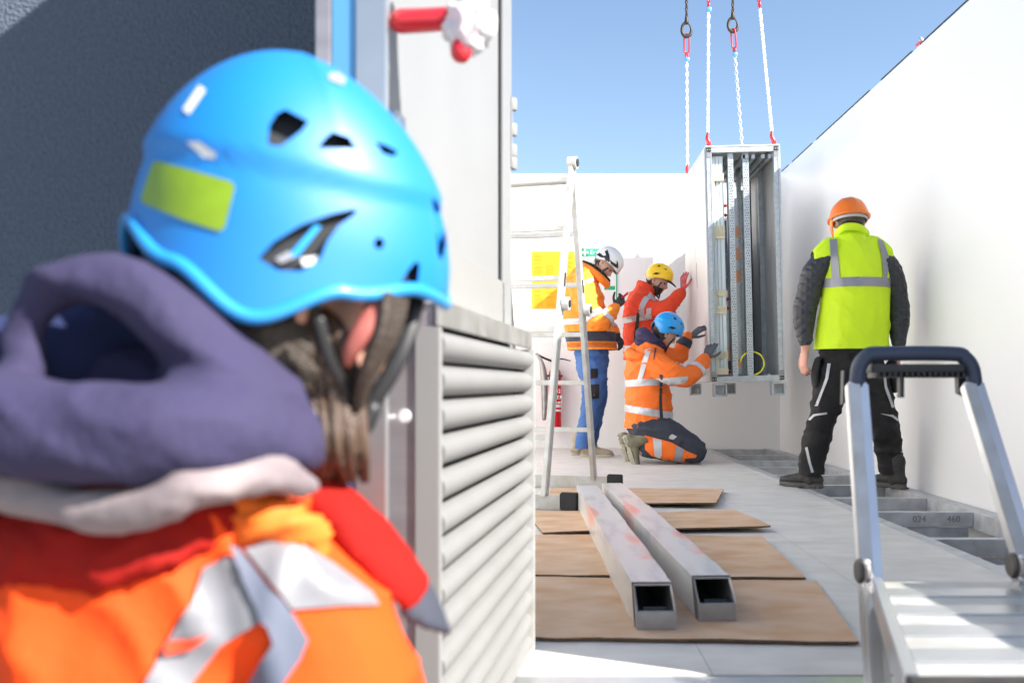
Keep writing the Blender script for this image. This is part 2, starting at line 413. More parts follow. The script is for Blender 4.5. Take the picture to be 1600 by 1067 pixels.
# walls
bw = bx('back_wall', M['white_wall'], None, XL-0.1, XW+0.1, YB, YB+0.12, -0.85, HW); tag(bw, 'white back wall at the far end of the roofless room', 'wall')
rw = thing('side_wall', 'tall white wall on the right with a thin dark seal on its top', 'wall', (XW, 6, 0))
bx('wall_panel', M['white_wall'], rw, XW, XW+0.12, YF+0.12, YB-0.001, -0.85, HW)
for y0, y1 in ((9.72, 9.45), (9.3, 8.6), (8.45, 7.05), (6.8, 6.22), (6.08, 5.2), (5.0, 3.2), (3.0, 2.5)):
    bx('top_seal', M['black'], rw, XW-0.004, XW+0.02, y1, y0, HW+0.001, HW+0.010)
lw = bx('inner_wall', M['white_wall'], None, XL-0.12, XL, YF+0.12, YB-0.001, -0.85, HW); tag(lw, 'white left wall of the room, behind the open louvred door', 'wall')
fw = thing('front_wall', 'dark rough plastered outside wall behind the woman in the blue helmet', 'wall', (-2, YF, -0.85))
g = bmesh.new()
box(g, -7.0, -0.10, YF, YF+0.119, -0.85, 2.62)
link_bm('plaster_wall', g, M['plaster'], fw)
bx('wall_beside_opening', M['plaster'], fw, 1.42, 2.6, YF, YF+0.119, -0.85, 2.62)
bx('lintel', M['plaster'], fw, -0.099, 1.419, YF, YF+0.119, 2.42, 2.62)
clip = pipe('seal_clip', M['tape'], rw, [V(XW+0.03, 6.12, HW+0.005), V(XW+0.02, 6.12, HW+0.045), V(XW+0.02, 6.14, HW+0.06)], [0.014, 0.013, 0.008], 8)
bx('clip_tab', M['red_paint'], rw, XW+0.0, XW+0.03, 6.1, 6.16, HW+0.012, HW+0.028)

# ------------------------------------------------------------------ floor trench frames along the right wall
tf = thing('trench_frame', 'galvanised steel frame of crossbars over the floor trench along the right wall', 'steel frame', (1.9, 6, -0.2))
bx('rail', M['galv_floor'], tf, TR-0.062, TR, 2.16, YB-0.002, -0.10, -0.004, 0.002)
bx('rail_lip', M['galv_floor'], tf, TR-0.078, TR-0.064, 2.16, YB-0.002, -0.03, 0.001)
bx('rail', M['galv_floor'], tf, XW-0.16, XW-0.10, 2.16, YB-0.002, -0.09, -0.004, 0.002)
bx('wall_rail', M['galv_floor'], tf, XW-0.085, XW-0.003, 2.16, YB-0.002, -0.10, -0.02, 0.002)
bx('lower_rail', M['galv_floor'], tf, XW-0.15, XW-0.11, 2.2, YB-0.05, -0.20, -0.16)
bx('lower_rail', M['galv_floor'], tf, TR+0.004, TR+0.04, 2.2, YB-0.05, -0.20, -0.16)
cb = None
for y in (9.70, 8.88, 8.24, 7.6, 6.95, 6.25, 5.55, 4.94, 4.08, 3.45, 2.8):
    bx('crossbar', M['galv_floor'], tf, TR+0.001, XW-0.161, y, y+0.055, -0.075, -0.006, 0.002)
    bx('lower_crossbar', M['galv_floor'], tf, TR+0.05, XW-0.18, y+0.012, y+0.05, -0.17, -0.085)
text_obj('bar_marking', '024', 0.045, M['ink_soft'], tf, Matrix.Translation((1.83, 4.9385, -0.04)) @ Matrix.Rotation(PI/2, 4, 'X'))
text_obj('bar_marking', '460', 0.045, M['ink_soft'], tf, Matrix.Translation((2.0, 4.9385, -0.04)) @ Matrix.Rotation(PI/2, 4, 'X'))
for y in (4.55, 7.2):
    bx('pedestal_foot', M['dark_metal'], tf, 2.0, 2.09, y, y+0.09, -0.239, -0.225)
    lathe('pedestal_bolt', M['chain'], tf, [(0.012, 0), (0.012, 0.07), (0.022, 0.075), (0.022, 0.10), (0.012, 0.105), (0.010, 0.14)], (2.045, y+0.04, -0.224), 10)
for k in range(14):
    y = 3.6+k*0.33; x = rnd.uniform(TR+0.1, 1.95)
    bx('cable_clamp', rnd.choice([M['dark_metal'], M['galv_floor']]), tf, x, x+0.12, y, y+0.03, -0.239, -0.222)

# ------------------------------------------------------------------ the open door with louvres
hinge = V(-0.0486, 2.36, 0.0); U = V(-0.1173, -0.9931, 0).normalized(); Nn = V(0.9931, -0.1173, 0).normalized()
door = thing('louvred_door', 'tall open steel door with white louvres in its lower half and a red handle', 'door', hinge)
def DP(s, t, z): return hinge+U*s+Nn*t+V(0, 0, z)     # along the leaf, out of its face, up
def dbox(name, m, s0, s1, t0, t1, z0, z1, parent=None, bevel=0.0015):
    bm = bmesh.new(); vs = [bm.verts.new(DP(s, t, z)) for s in (s0, s1) for t in (t0, t1) for z in (z0, z1)]
    for f in ((0, 1, 3, 2), (4, 6, 7, 5), (0, 4, 5, 1), (2, 3, 7, 6), (0, 2, 6, 4), (1, 5, 7, 3)): bm.faces.new([vs[i] for i in f])
    bmesh.ops.recalc_face_normals(bm, faces=bm.faces)
    return link_bm(name, bm, m, parent or door, bevel=bevel)
T1 = -0.047
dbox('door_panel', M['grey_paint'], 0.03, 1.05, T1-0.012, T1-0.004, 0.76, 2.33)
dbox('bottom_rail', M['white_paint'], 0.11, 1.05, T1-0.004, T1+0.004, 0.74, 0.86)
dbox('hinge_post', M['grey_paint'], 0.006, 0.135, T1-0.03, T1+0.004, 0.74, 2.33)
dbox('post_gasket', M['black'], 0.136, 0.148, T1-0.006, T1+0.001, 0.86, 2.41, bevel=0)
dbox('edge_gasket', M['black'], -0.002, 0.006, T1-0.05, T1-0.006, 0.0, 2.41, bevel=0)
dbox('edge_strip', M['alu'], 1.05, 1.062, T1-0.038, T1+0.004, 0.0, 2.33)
dbox('edge_strip', M['bluestrip'], 1.048, 1.058, T1-0.072, T1-0.0385, 0.0, 2.33).data  # sky's reflection on bare aluminium, painted as blue
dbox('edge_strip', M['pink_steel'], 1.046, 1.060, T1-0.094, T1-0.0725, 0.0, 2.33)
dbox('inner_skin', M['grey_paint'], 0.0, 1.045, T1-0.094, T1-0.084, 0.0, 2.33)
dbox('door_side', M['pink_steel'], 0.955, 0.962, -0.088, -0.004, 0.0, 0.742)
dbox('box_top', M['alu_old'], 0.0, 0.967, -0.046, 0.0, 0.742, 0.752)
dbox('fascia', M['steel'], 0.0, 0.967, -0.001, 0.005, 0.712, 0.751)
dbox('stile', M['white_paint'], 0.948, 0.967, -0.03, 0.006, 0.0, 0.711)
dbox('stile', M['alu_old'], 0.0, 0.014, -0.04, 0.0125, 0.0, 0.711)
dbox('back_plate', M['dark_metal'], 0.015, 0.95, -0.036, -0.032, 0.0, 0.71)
# slats: convex blades with an open gap beneath
sm_ = bmesh.new(); prof = []
for a in range(0, 9):
    an = math.radians(-76+a*19); prof.append((-0.016+0.026*math.cos(an), 0.0228*math.sin(an)))
inner = [(x-0.003 if i in (0, 8) else x-0.004, z*0.86) for i, (x, z) in enumerate(prof)][::-1]
outline = prof+inner
ra = []; rb = []
for x, z in outline:
    ra.append(sm_.verts.new(U*0.015+Nn*x+V(0, 0, z))); rb.append(sm_.verts.new(U*0.947+Nn*x+V(0, 0, z)))
L = len(outline)
for k in range(L): sm_.faces.new([ra[k], ra[(k+1) % L], rb[(k+1) % L], rb[k]])
for k in range(8):
    sm_.faces.new([ra[k], ra[L-1-k], ra[L-2-k], ra[k+1]]); sm_.faces.new([rb[k+1], rb[L-2-k], rb[L-1-k], rb[k]])
bmesh.ops.recalc_face_normals(sm_, faces=sm_.faces)
sme = bpy.data.meshes.new('slat'); sm_.to_mesh(sme); sm_.free(); sme.materials.append(M['slat_paint']); sme.shade_smooth(); sme.set_sharp_from_angle(angle=0.7)
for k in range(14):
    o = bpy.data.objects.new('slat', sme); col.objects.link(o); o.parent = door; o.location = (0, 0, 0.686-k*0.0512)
# hinges
for z in (1.22, 1.17, 1.28, 1.14):
    lathe('hinge_knuckle', M['white_paint'], door, [(0.010, 0), (0.011, 0.004), (0.011, 0.024), (0.010, 0.028)], DP(-0.004, T1+0.005, z), 12)
dbox('hinge_plate', M['alu'], 0.0, 0.02, T1+0.0045, T1+0.007, 1.14, 1.31)
# handle
pl = lathe('handle_plate', M['alu'], door, [(0.030, -0.09), (0.034, -0.085), (0.034, 0.055), (0.030, 0.06)], V(0, 0, 0), 14)
pl.scale = (0.35, 1, 1); pl.location = DP(1.035, T1+0.012, 1.118)-hinge
hs = DP(1.03, T1+0.015, 1.118)
h = pipe('handle', M['red_paint'], door, [hs, hs+Nn*0.035, hs+Nn*0.070, hs+Nn*0.088+V(0, -.01, -0.012), hs+Nn*0.084+V(0, -.02, -0.052)], [0.0165, 0.016, 0.0155, 0.015, 0.014], 14)
bm = bmesh.new(); bmesh.ops.create_icosphere(bm, subdivisions=4, radius=1)
for v in bm.verts:
    f = 1+0.28*noise.noise(v.co*2.3)+0.12*noise.noise(v.co*6)
    v.co = Vector((v.co.x*0.034*f, v.co.y*0.034*f, v.co.z*0.040*f))+hs+Nn*0.094+V(0, -.008, -0.012)
link_bm('plastic_wrapping', bm, M['wrap'], h, smooth=True)
pipe('plastic_wrapping', M['wrap'], h, [hs+Nn*0.10+V(0, 0, 0.02), hs+Nn*0.09+V(0, 0, 0.05), hs+Nn*0.065+V(0, 0, 0.08)], [0.02, 0.015, 0.018], 10)
pipe('latch_pin', M['chain'], door, [P(578, 655, 1.37), P(628, 651, 1.37)], 0.0045, 10)
lathe('latch_ring', M['chain'], door, [(0.008, 0), (0.010, 0.003), (0.008, 0.006)], P(632, 650, 1.37), 12, 'y')
# key lock below the handle
dbox('lock_plate', M['alu'], 0.985, 1.03, T1+0.004, T1+0.010, 0.86, 1.0)
dbox('key_cover', M['white_paint'], 1.0, 1.02, T1+0.010, T1+0.016, 0.90, 0.96)

# the other leaf of the same opening
od = thing('door_leaf', 'plain steel door leaf swung out at the right side of the opening', 'door', (1.43, YF, 0))
bx('leaf_panel', M['grey_paint'], od, 1.405, 1.45, 1.64, YF-0.004, 0.0, 2.33)
bx('leaf_handle', M['red_paint'], od, 1.385, 1.403, 1.68, 1.71, 1.0, 1.15)

cr = thing('added_shade_box', 'unseen grey box added outside beside the opening to shade the stepladder platform', 'shade box', (1.75, 1.2, -0.85))  # unseen box, added to cast the shade on floor edge and platform
bx('shade_box_body', M['grey_paint'], cr, 1.42, 2.1, 0.75, 1.60, -0.78, 0.80, 0.01)
bx('shade_box_lid', M['grey_paint'], cr, 1.41, 2.11, 0.74, 1.61, 0.801, 0.84, 0.006)
for x in (1.46, 1.98): bx('shade_box_skid', M['dark_metal'], cr, x, x+0.08, 0.76, 1.59, -0.849, -0.781)

# ------------------------------------------------------------------ cardboard sheets on the floor
def cardboard(corners, label, warp, z0, seed):
    o = thing('cardboard_sheet', label, 'cardboard', ((corners[0][0]+corners[2][0])/2, (corners[0][1]+corners[2][1])/2, 0), 'cardboard sheets lying on the floor')
    bm = bmesh.new(); nu, nv = 28, 8; c = [Vector((a, b, 0)) for a, b in corners]; top = []; bot = []
    for j in range(nv+1):
        ra_, rb_ = [], []
        for i in range(nu+1):
            u, v = i/nu, j/nv
            p = c[0].lerp(c[1], u).lerp(c[3].lerp(c[2], u), v)
            p.x += 0.006*noise.noise(Vector((seed, v*5, 0)))*(u > 0.99); p.y += 0.008*noise.noise(Vector((u*11, seed, v > .5)))*(v in (0, 1))
            z = z0+warp(u, v)+0.0035*(noise.noise(Vector((u*4+seed, v*2, 0)))+0.5)
            ra_.append(bm.verts.new((p.x, p.y, z+0.007))); rb_.append(bm.verts.new((p.x, p.y, z)))
        top.append(ra_); bot.append(rb_)
    for j in range(nv):
        for i in range(nu):
            bm.faces.new([top[j][i], top[j][i+1], top[j+1][i+1], top[j+1][i]])
            bm.faces.new([bot[j][i], bot[j+1][i], bot[j+1][i+1], bot[j][i+1]])
    ed = []
    for i in range(nu):
        ed.append(bm.faces.new([top[0][i], bot[0][i], bot[0][i+1], top[0][i+1]])); ed.append(bm.faces.new([top[nv][i+1], bot[nv][i+1], bot[nv][i], top[nv][i]]))
    for j in range(nv):
        ed.append(bm.faces.new([top[j][0], top[j+1][0], bot[j+1][0], bot[j][0]])); ed.append(bm.faces.new([top[j+1][nu], top[j][nu], bot[j][nu], bot[j+1][nu]]))
    for f in ed: f.material_index = 1
    bmesh.ops.recalc_face_normals(bm, faces=bm.faces)
    link_bm('sheet', bm, [M['card'], M['card_edge']], o, smooth='auto')
def fp(px, py):
    d = F*EYE/(py-VY); return ((px-VX)*d/F, d)
def quad(a, b, c, d): return [fp(*a), fp(*b), fp(*c), fp(*d)]     # near-left, near-right, far-right, far-left
flat = lambda u, v: 0.0
cardboard(quad((800, 1001), (1342, 1009), (1276, 913), (810, 906)), 'long cardboard sheet nearest the doorway, under the open tube ends', lambda u, v: 0.002, 0.001, 1)
cardboard(quad((800, 902), (1259, 909), (1190, 842), (815, 838)), 'brown stained cardboard sheet, second from the doorway', lambda u, v: 0.004*u, 0.002, 2)
cardboard(quad((848, 836), (1204, 832), (1150, 805), (820, 800)), 'curled cardboard sheet with a pointed raised right corner', lambda u, v: 0.03*max(0, u-0.55)**1.5*2+0.012*(1-v)*math.sin(u*3), 0.002, 3)
cardboard(quad((850, 790), (1119, 795), (1131, 769), (862, 764)), 'narrow cardboard strip farthest from the doorway, beside the black ladder foot', lambda u, v: 0.03*u*(1-v)*0.4+0.01*u, 0.002, 4)

# ------------------------------------------------------------------ steel tubes wrapped in film
def steel_tube(xn, yn, xf, yf, z, label):
    o = thing('steel_tube', label, 'metal tube', (xn, yn, z), 'film-wrapped square steel tubes on the floor')
    A = V(xn, yn, z+0.05); B = V(xf, yf, z+0.05); d = (B-A).normalized(); s = V(d.y, -d.x, 0); W = 0.05; t = 0.0045
    def pt(k, i, j): return (A+d*k)+s*(W*i)+V(0, 0, W*j)
    Lh = (B-A).length
    bm = bmesh.new()   # outer skin: mitred end, open at its near end
    zc = -0.12
    e = [pt(0, -1, -1), pt(0, 1, -1), pt(0, 1, zc), pt(0.075, 1, 1), pt(0.075, -1, 1), pt(0, -1, zc)]
    f = [pt(Lh, -1, -1), pt(Lh, 1, -1), pt(Lh, 1, zc), pt(Lh, 1, 1), pt(Lh, -1, 1), pt(Lh, -1, zc)]
    ev = [bm.verts.new(p) for p in e]; fv = [bm.verts.new(p) for p in f]
    for k in range(6): bm.faces.new([ev[k], ev[(k+1) % 6], fv[(k+1) % 6], fv[k]])
    bm.faces.new([ev[0], ev[1], ev[2], ev[5]])
    def ip(p, i, j): return p-s*(t*i)-V(0, 0, t*j)
    # inner walls
    q = [ev[5], ev[2], ev[3], ev[4]]
    n0 = [pt(0, -1, zc)+s*t+V(0, 0, 0.0), pt(0, 1, zc)-s*t, pt(0.075, 1, 1)-s*t-V(0, 0, t), pt(0.075, -1, 1)+s*t-V(0, 0, t)]
    n0[0] += d*t*1.3+V(0, 0, t*.5); n0[1] += d*t*1.3+V(0, 0, t*.5)
    nv = [bm.verts.new(p) for p in n0]
    for k in range(4): bm.faces.new([q[k], q[(k+1) % 4], nv[(k+1) % 4], nv[k]])
    deep = [pt(0.02, -1, -1)+s*t+V(0, 0, t), pt(0.02, 1, -1)-s*t+V(0, 0, t), pt(0.6, 1, 1)-s*t-V(0, 0, t), pt(0.6, -1, 1)+s*t-V(0, 0, t)]
    dv = [bm.verts.new(p) for p in deep]; back = [bm.verts.new(pt(0.6, -1, -1)+s*t+V(0, 0, t)), bm.verts.new(pt(0.6, 1, -1)-s*t+V(0, 0, t))]
    bm.faces.new([nv[0], nv[1], dv[1], dv[0]]); bm.faces.new([dv[0], dv[1], back[1], back[0]])
    bm.faces.new([nv[1], nv[2], dv[2], back[1], dv[1]]); bm.faces.new([nv[3], nv[0], dv[0], back[0], dv[3]])
    bm.faces.new([nv[2], nv[3], dv[3], dv[2]]); bm.faces.new([back[0], back[1], dv[2], dv[3]])
    bmesh.ops.recalc_face_normals(bm, faces=bm.faces)
    link_bm('tube_wall', bm, M['steel'], o)
    # far end block and plastic film on top and sides
    bm = bmesh.new(); g_ = 0.0025
    nseg = 40
    prev = None
    for k in range(nseg+1):
        kk = 0.085+(Lh+0.004-0.085)*k/nseg
        w_ = g_*(1+1.2*noise.noise(Vector((kk*9, xn, 0))))
        ring = [bm.verts.new((A+d*(kk-(0.06 if i_ in (0, 3) else 0)*(1-k/nseg)))+s*((W+w_)*i)+V(0, 0, (W+w_)*j)) for i_, (i, j) in enumerate(((-1, -0.93), (-1, 1), (1, 1), (1, -0.93)))]
        if prev:
            for a_ in range(3): bm.faces.new([prev[a_], prev[a_+1], ring[a_+1], ring[a_]])
        prev = ring
    bm.faces.new(prev)
    link_bm('film', bm, M['film'], o, smooth='auto')
    pl_ = bmesh.new(); beam(pl_, A+d*0.03+V(0, 0, -0.03), A+d*0.034+V(0, 0, 0.0), 0.06, 0.02, s); link_bm('end_lip', pl_, M['black'], o)
steel_tube((1024-VX)*2.53/F, 2.51, (917-VX)*5.09/F, 5.09, 0.012, 'left film-wrapped square steel tube with pink and grey print')
steel_tube((1119-VX)*2.62/F, 2.60, (956-VX)*5.2/F, 5.20, 0.012, 'right film-wrapped square steel tube, mostly white with red patches')

# ------------------------------------------------------------------ aluminium folding ladder
apex = V(0.118, 5.5, 1.85)
nb = V(-0.03, 5.0, 0.06); rb_ = V(0.262, 6.0, 0.06)
opn = (rb_-nb); opn.z = 0; opn.normalize(); wid = V(-opn.y, opn.x, 0)   # to the far left
if wid.x > 0: wid = -wid
lad = thing('folding_ladder', 'worn aluminium folding ladder standing open beside the louvred door', 'ladder', (0.1, 5.5, 0))
for foot, dz in ((nb, 0), (rb_, 0)):
    for k in (0, 1):
        a = foot+wid*(0.46*k); b = apex+(foot-apex).normalized()*0.03+wid*(0.42*k)
        bar('stile', M['alu_old'], lad, a, b, 0.028, 0.062, wid, 0.004)
        m_ = a.lerp(b, 0.565); side = wid*(-1 if k == 0 else 1)
        bm = bmesh.new()
        tube(bm, [m_+side*0.016, m_+side*0.05], 0.036, 18, sub=1, cap=False); bmesh.ops.recalc_face_normals(bm, faces=bm.faces)
        hj = link_bm('hinge_joint', bm, M['alu_old'], lad, smooth='auto')
        bm = bmesh.new(); tube(bm, [m_+side*0.051, m_+side*0.056], 0.020, 14, sub=1, cap=False); link_bm('hinge_cap', bm, M['black'], hj, smooth='auto')
        bar('spacer', M['black'], lad, a.lerp(b, 0.62)+side*0.0145, a.lerp(b, 0.66)+side*0.0145, 0.006, 0.02, wid)
    for r in range(6):
        f_ = (0.29*(r+1)+0.02)/1.86
        a = foot+wid*0.012; b = apex
        p0 = foot.lerp(apex, f_)+wid*0.012; p1 = p0+wid*0.43
        bar('rung', M['alu_old'], lad, p0, p1, 0.034, 0.026, opn, 0.003)
    bar('base_bar', M['alu_old'], lad, foot+V(0, 0, -0.02)-wid*0.13, foot+V(0, 0, -0.02)+wid*0.62, 0.035, 0.07, opn, 0.004)
    for s_ in (-1, 1):
        c = foot+V(0, 0, -0.015)+(wid*(-0.13) if s_ < 0 else wid*0.62)
        bar('rubber_foot', M['rubber'], lad, c-wid*0.045, c+wid*0.045, 0.05, 0.09, opn, 0.006)
for k in (0, 1):
    c = apex+wid*(0.42*k); side = wid*(-1 if k == 0 else 1)
    bm = bmesh.new(); tube(bm, [c-side*0.02, c+side*0.03], 0.036, 18, sub=1, cap=False); bmesh.ops.recalc_face_normals(bm, faces=bm.faces)
    hj = link_bm('hinge_joint', bm, M['alu_old'], lad, smooth='auto')
    bm = bmesh.new(); tube(bm, [c+side*0.031, c+side*0.036], 0.022, 14, sub=1, cap=False); link_bm('hinge_cap', bm, M['black'], hj, smooth='auto')

# ------------------------------------------------------------------ platform stepladder in the right foreground
sp = thing('platform_stepladder', 'aluminium platform stepladder with dark blue grip bow at the right front', 'stepladder', (0.85, 1.7, -0.85))
d0 = 2.2
tl, tr = P(1338, 600, d0), P(1518, 600, d0)
bl = P(1371, 1067, d0*0.888); br = P(1612, 905, d0*0.90)
dl = (bl-tl).normalized(); dr = (br-tr).normalized()
GZ = -0.845
bl = tl+dl*((GZ+0.03-tl.z)/dl.z); br = tr+dr*((GZ+0.03-tr.z)/dr.z)
for a, b in ((tl, bl), (tr, br)):
    st = bar('stile', M['alu'], sp, a, b, 0.046, 0.03, V(1, 0, 0), 0.004)
    bar('stile_flange', M['alu_old'], sp, a+V(-0.0105, -0.0175, 0), b+V(-0.0105, -0.0175, 0), 0.026, 0.006, V(1, 0, 0), 0.001)
    lathe('foot_cap', M['rubber'], sp, [(0.035, -0.03), (0.04, 0.0), (0.034, 0.05)], b, 12)
# grip bow
bow = [tl+V(0.0, 0, -0.03), tl+V(0.004, 0, 0.03), tl+V(0.022, 0, 0.060), tl+V(0.050, 0, 0.067), tr+V(-0.045, 0, 0.067), tr+V(-0.016, 0, 0.058), tr+V(0.002, 0, 0.03), tr+V(0.008, 0, -0.03)]
bm = bmesh.new(); tube(bm, bow, [(0.020, 0.0165)]*8, 16, side=V(0, 1, 0), sub=5, cap=False); bmesh.ops.recalc_face_normals(bm, faces=bm.faces)
gb = link_bm('grip_bow', bm, M['navy_plastic'], sp, smooth='auto')
bar('tool_tray', M['black'], sp, tl+V(0.03, 0.035, 0.035), tr+V(-0.02, 0.035, 0.035), 0.10, 0.018, V(0, 1, 0), 0.003)
for k in range(16):
    x = tl.x+0.04+k*0.0125
    bx('tray_rib', M['black'], sp, x, x+0.005, d0-0.02, d0+0.05, tl.z+0.014, tl.z+0.0255)
bx('tray_hook', M['black'], sp, tl.x+0.097, tl.x+0.106, d0+0.0, d0+0.02, tl.z-0.03, tl.z+0.02)
for c, sg in ((tl, 1), (tr, -1)):
    bm = bmesh.new()
    pts = [c+V(-0.022*sg, 0.02, 0.03), c+V(0.022*sg, 0.02, 0.03), c+V(0.020*sg, 0.02, -0.02), c+V(-0.024*sg, 0.02, -0.045)]
    a_ = [bm.verts.new(p) for p in pts]; b_ = [bm.verts.new(p+V(0, 0.02, 0)) for p in pts]
    bm.faces.new(a_); bm.faces.new(b_[::-1])
    for k in range(4): bm.faces.new([a_[k], a_[(k+1) % 4], b_[(k+1) % 4], b_[k]])
    bmesh.ops.recalc_face_normals(bm, faces=bm.faces); link_bm('corner_bracket', bm, M['black'], sp)
bm = bmesh.new(); pts = [P(1493, 585, d0+.03), P(1522, 583, d0+.03), P(1500, 612, d0+.03)]
a_ = [bm.verts.new(p) for p in pts]; b_ = [bm.verts.new(p+V(0, .006, 0)) for p in pts]; bm.faces.new(a_); bm.faces.new(b_[::-1])
for k in range(3): bm.faces.new([a_[k], a_[(k+1) % 3], b_[(k+1) % 3], b_[k]])
link_bm('gusset', bm, M['dark_metal'], sp)
# platform: ribbed aluminium boards
zp = 0.24
far_l, far_r = P(1380, 905, 1.98), P(1600, 905, 1.98); near_l, near_r = P(1437, 1057, 1.33), P(1900, 1057, 1.33)
nb_ = 9
for k in range(nb_):
    u0, u1 = (k+0.012)/nb_, (k+0.988)/nb_
    c = [far_l.lerp(near_l, u0), far_r.lerp(near_r, u0), far_r.lerp(near_r, u1), far_l.lerp(near_l, u1)]
    bm = bmesh.new(); dz = 0.0 if k % 2 else -0.0025
    a_ = [bm.verts.new((p.x, p.y, zp+dz)) for p in c]; b_ = [bm.verts.new((p.x, p.y, zp-0.022)) for p in c]
    bm.faces.new(a_); bm.faces.new(b_[::-1])
    for i in range(4): bm.faces.new([a_[i], a_[(i+1) % 4], b_[(i+1) % 4], b_[i]])
    bmesh.ops.recalc_face_normals(bm, faces=bm.faces)
    link_bm('tread_plank', bm, M['alu_old'] if k % 2 == 0 else M['alu'], sp, bevel=0.0012)
bar('platform_rail', M['alu'], sp, far_l+V(-.012, 0, -0.02), near_l+V(-.012, 0, -0.02), 0.02, 0.05, V(1, 0, 0), 0.002)
bar('platform_rail', M['alu'], sp, far_r+V(.012, 0, -0.02), near_r+V(.012, 0, -0.02), 0.02, 0.05, V(1, 0, 0), 0.002)
bar('platform_nose', M['dark_metal'], sp, near_l+V(-.02, -0.012, -0.02), near_r+V(.02, -0.012, -0.02), 0.02, 0.045, V(0, 1, 0), 0.002)
for p, sg in ((P(1347, 890, 1.98), -1), (P(1585, 882, 1.96), -1)):
    for q in range(2):
        lathe('pivot_plate', M['dark_metal'] if q else M['steel'], sp, [(0.021, 0), (0.025, 0.004), (0.025, 0.010), (0.021, 0.012)], p+V(-0.008*q-0.006, -0.02+0.01*q, 0), 14, 'x').scale = (1, 1, 1.0)
    for a in (-0.02, 0.02):
        lathe('rivet', M['chain'], sp, [(0.007, 0), (0.005, 0.003)], p+V(0.0, -0.032, a), 8, 'y')
# rear legs and steps beneath
for a, b in ((P(1360, 905, 1.99), V(0.47, 1.25, GZ)), (P(1592, 900, 1.99), V(1.20, 1.25, GZ))):
    bar('rear_leg', M['alu'], sp, a, b, 0.024, 0.03, V(1, 0, 0), 0.003)
for k in range(3):
    z = 0.0-0.24*k; t = (tl.z-z)/(tl.z-GZ)
    a = tl.lerp(bl, t); b = tr.lerp(br, t)
    bar('step', M['alu'], sp, a+V(0.02, 0.03, 0), b+V(-0.02, 0.03, 0), 0.09, 0.03, V(0, 1, 0), 0.003)

# ------------------------------------------------------------------ fire extinguisher, papers and signs on the back wall
fe = thing('fire_extinguisher', 'red fire extinguisher with grey discharge horn hanging on the back wall', 'fire extinguisher', (0.05, 9.68, 0.2))
ex = (867-VX)*9.65/F
lathe('cylinder', M['red_ext'], fe, [(0.05, 0.0), (0.062, 0.012), (0.064, 0.03), (0.064, 0.52), (0.058, 0.57), (0.035, 0.61), (0.018, 0.625), (0.018, 0.65)], (ex, 9.68, 0.175), 24)
lathe('label_sleeve', M['white_paper'], fe, [(0.0648, 0), (0.0652, 0.001), (0.0652, 0.028), (0.0648, 0.029)], (ex, 9.68, 0.405), 24)
lathe('label_sleeve', M['white_paper'], fe, [(0.0648, 0), (0.0652, 0.001), (0.0652, 0.018), (0.0648, 0.019)], (ex, 9.68, 0.365), 24)
for z, s_ in ((0.62, 'CO2'), (0.56, 'FEUER'), (0.51, 'LÖSCHER')):
    text_obj('lettering', s_, 0.052 if s_ != 'LÖSCHER' else 0.032, M['white_paper'], fe, Matrix.Translation((ex+0.004, 9.68-0.0665, z-0.06)) @ Matrix.Rotation(PI/2, 4, 'X'))
bx('holder_strap', M['black'], fe, ex-0.075, ex+0.075, 9.61, 9.79, 0.70, 0.72, 0.003)
bx('valve', M['black'], fe, ex-0.03, ex+0.02, 9.66, 9.70, 0.825, 0.86, 0.003)
pipe('lever', M['black'], fe, [V(ex, 9.68, 0.86), V(ex+0.06, 9.67, 0.875), V(ex+0.15, 9.66, 0.855)], [0.008, 0.007, 0.005], 8)
pipe('hose', M['black'], fe, [V(ex-0.02, 9.67, 0.85), V(ex-0.10, 9.65, 0.88), V(ex-0.18, 9.64, 0.92)], 0.011, 8)
pipe('horn', M['steel'], fe, [V(ex-0.175, 9.64, 0.92), V(ex-0.13, 9.63, 0.84), V(ex-0.105, 9.63, 0.70), V(ex-0.10, 9.63, 0.45), V(ex-0.105, 9.63, 0.30)], [0.012, 0.022, 0.034, 0.03, 0.022], 12)

YP = YB-0.004
def wbox(name, m, parent, x0, x1, y0, y1, off=0.0, th=0.004):
    a = P(x0, y1, YB); b = P(x1, y0, YB)
    return bx(name, m, parent, a.x, b.x, YB-0.001-off-th, YB-0.001-off, a.z, b.z)
fs = thing('first_aid_sign', 'white first aid notice with green header, green frame and white cross', 'sign', P(936, 440, YB))
wbox('board', M['white_paper'], fs, 907, 966, 388, 492)
wbox('header', M['green'], fs, 908, 964, 388.5, 401, 0.0045, 0.001)
wbox('frame_edge', M['green'], fs, 962.5, 964.5, 401, 491, 0.0045, 0.001)
wbox('frame_edge', M['green'], fs, 907.5, 909, 401, 491, 0.0045, 0.001)
wbox('text_bar', M['green'], fs, 944, 961, 447, 453, 0.0045, 0.001)
wbox('cross', M['white_paper'], fs, 912.2, 915.6, 389.2, 400.4, 0.006, 0.001)
wbox('cross', M['white_paper'], fs, 908.6, 919.2, 392.8, 396.6, 0.0072, 0.001)
a = P(922, 396.5, YB)
text_obj('lettering', 'Erste Hilfe', 0.055, M['white_paper'], fs, Matrix.Translation((a.x, YB-0.0075, a.z+0.012)) @ Matrix.Rotation(PI/2, 4, 'X'), 'LEFT')
for k in range(5):
    if k not in (2,): wbox('text_line', M['paper_line'], fs, 912+k % 2*3, 940, 410+k*14, 411.2+k*14, 0.0045, 0.0006)
yp = thing('yellow_notice', 'yellow printed notice sheet with two columns of fine text on the back wall', 'poster', P(865, 437, YB))
wbox('sheet', M['yellow_paper'], yp, 831, 899, 393, 482.5, 0.0, 0.003)
g = bmesh.new()
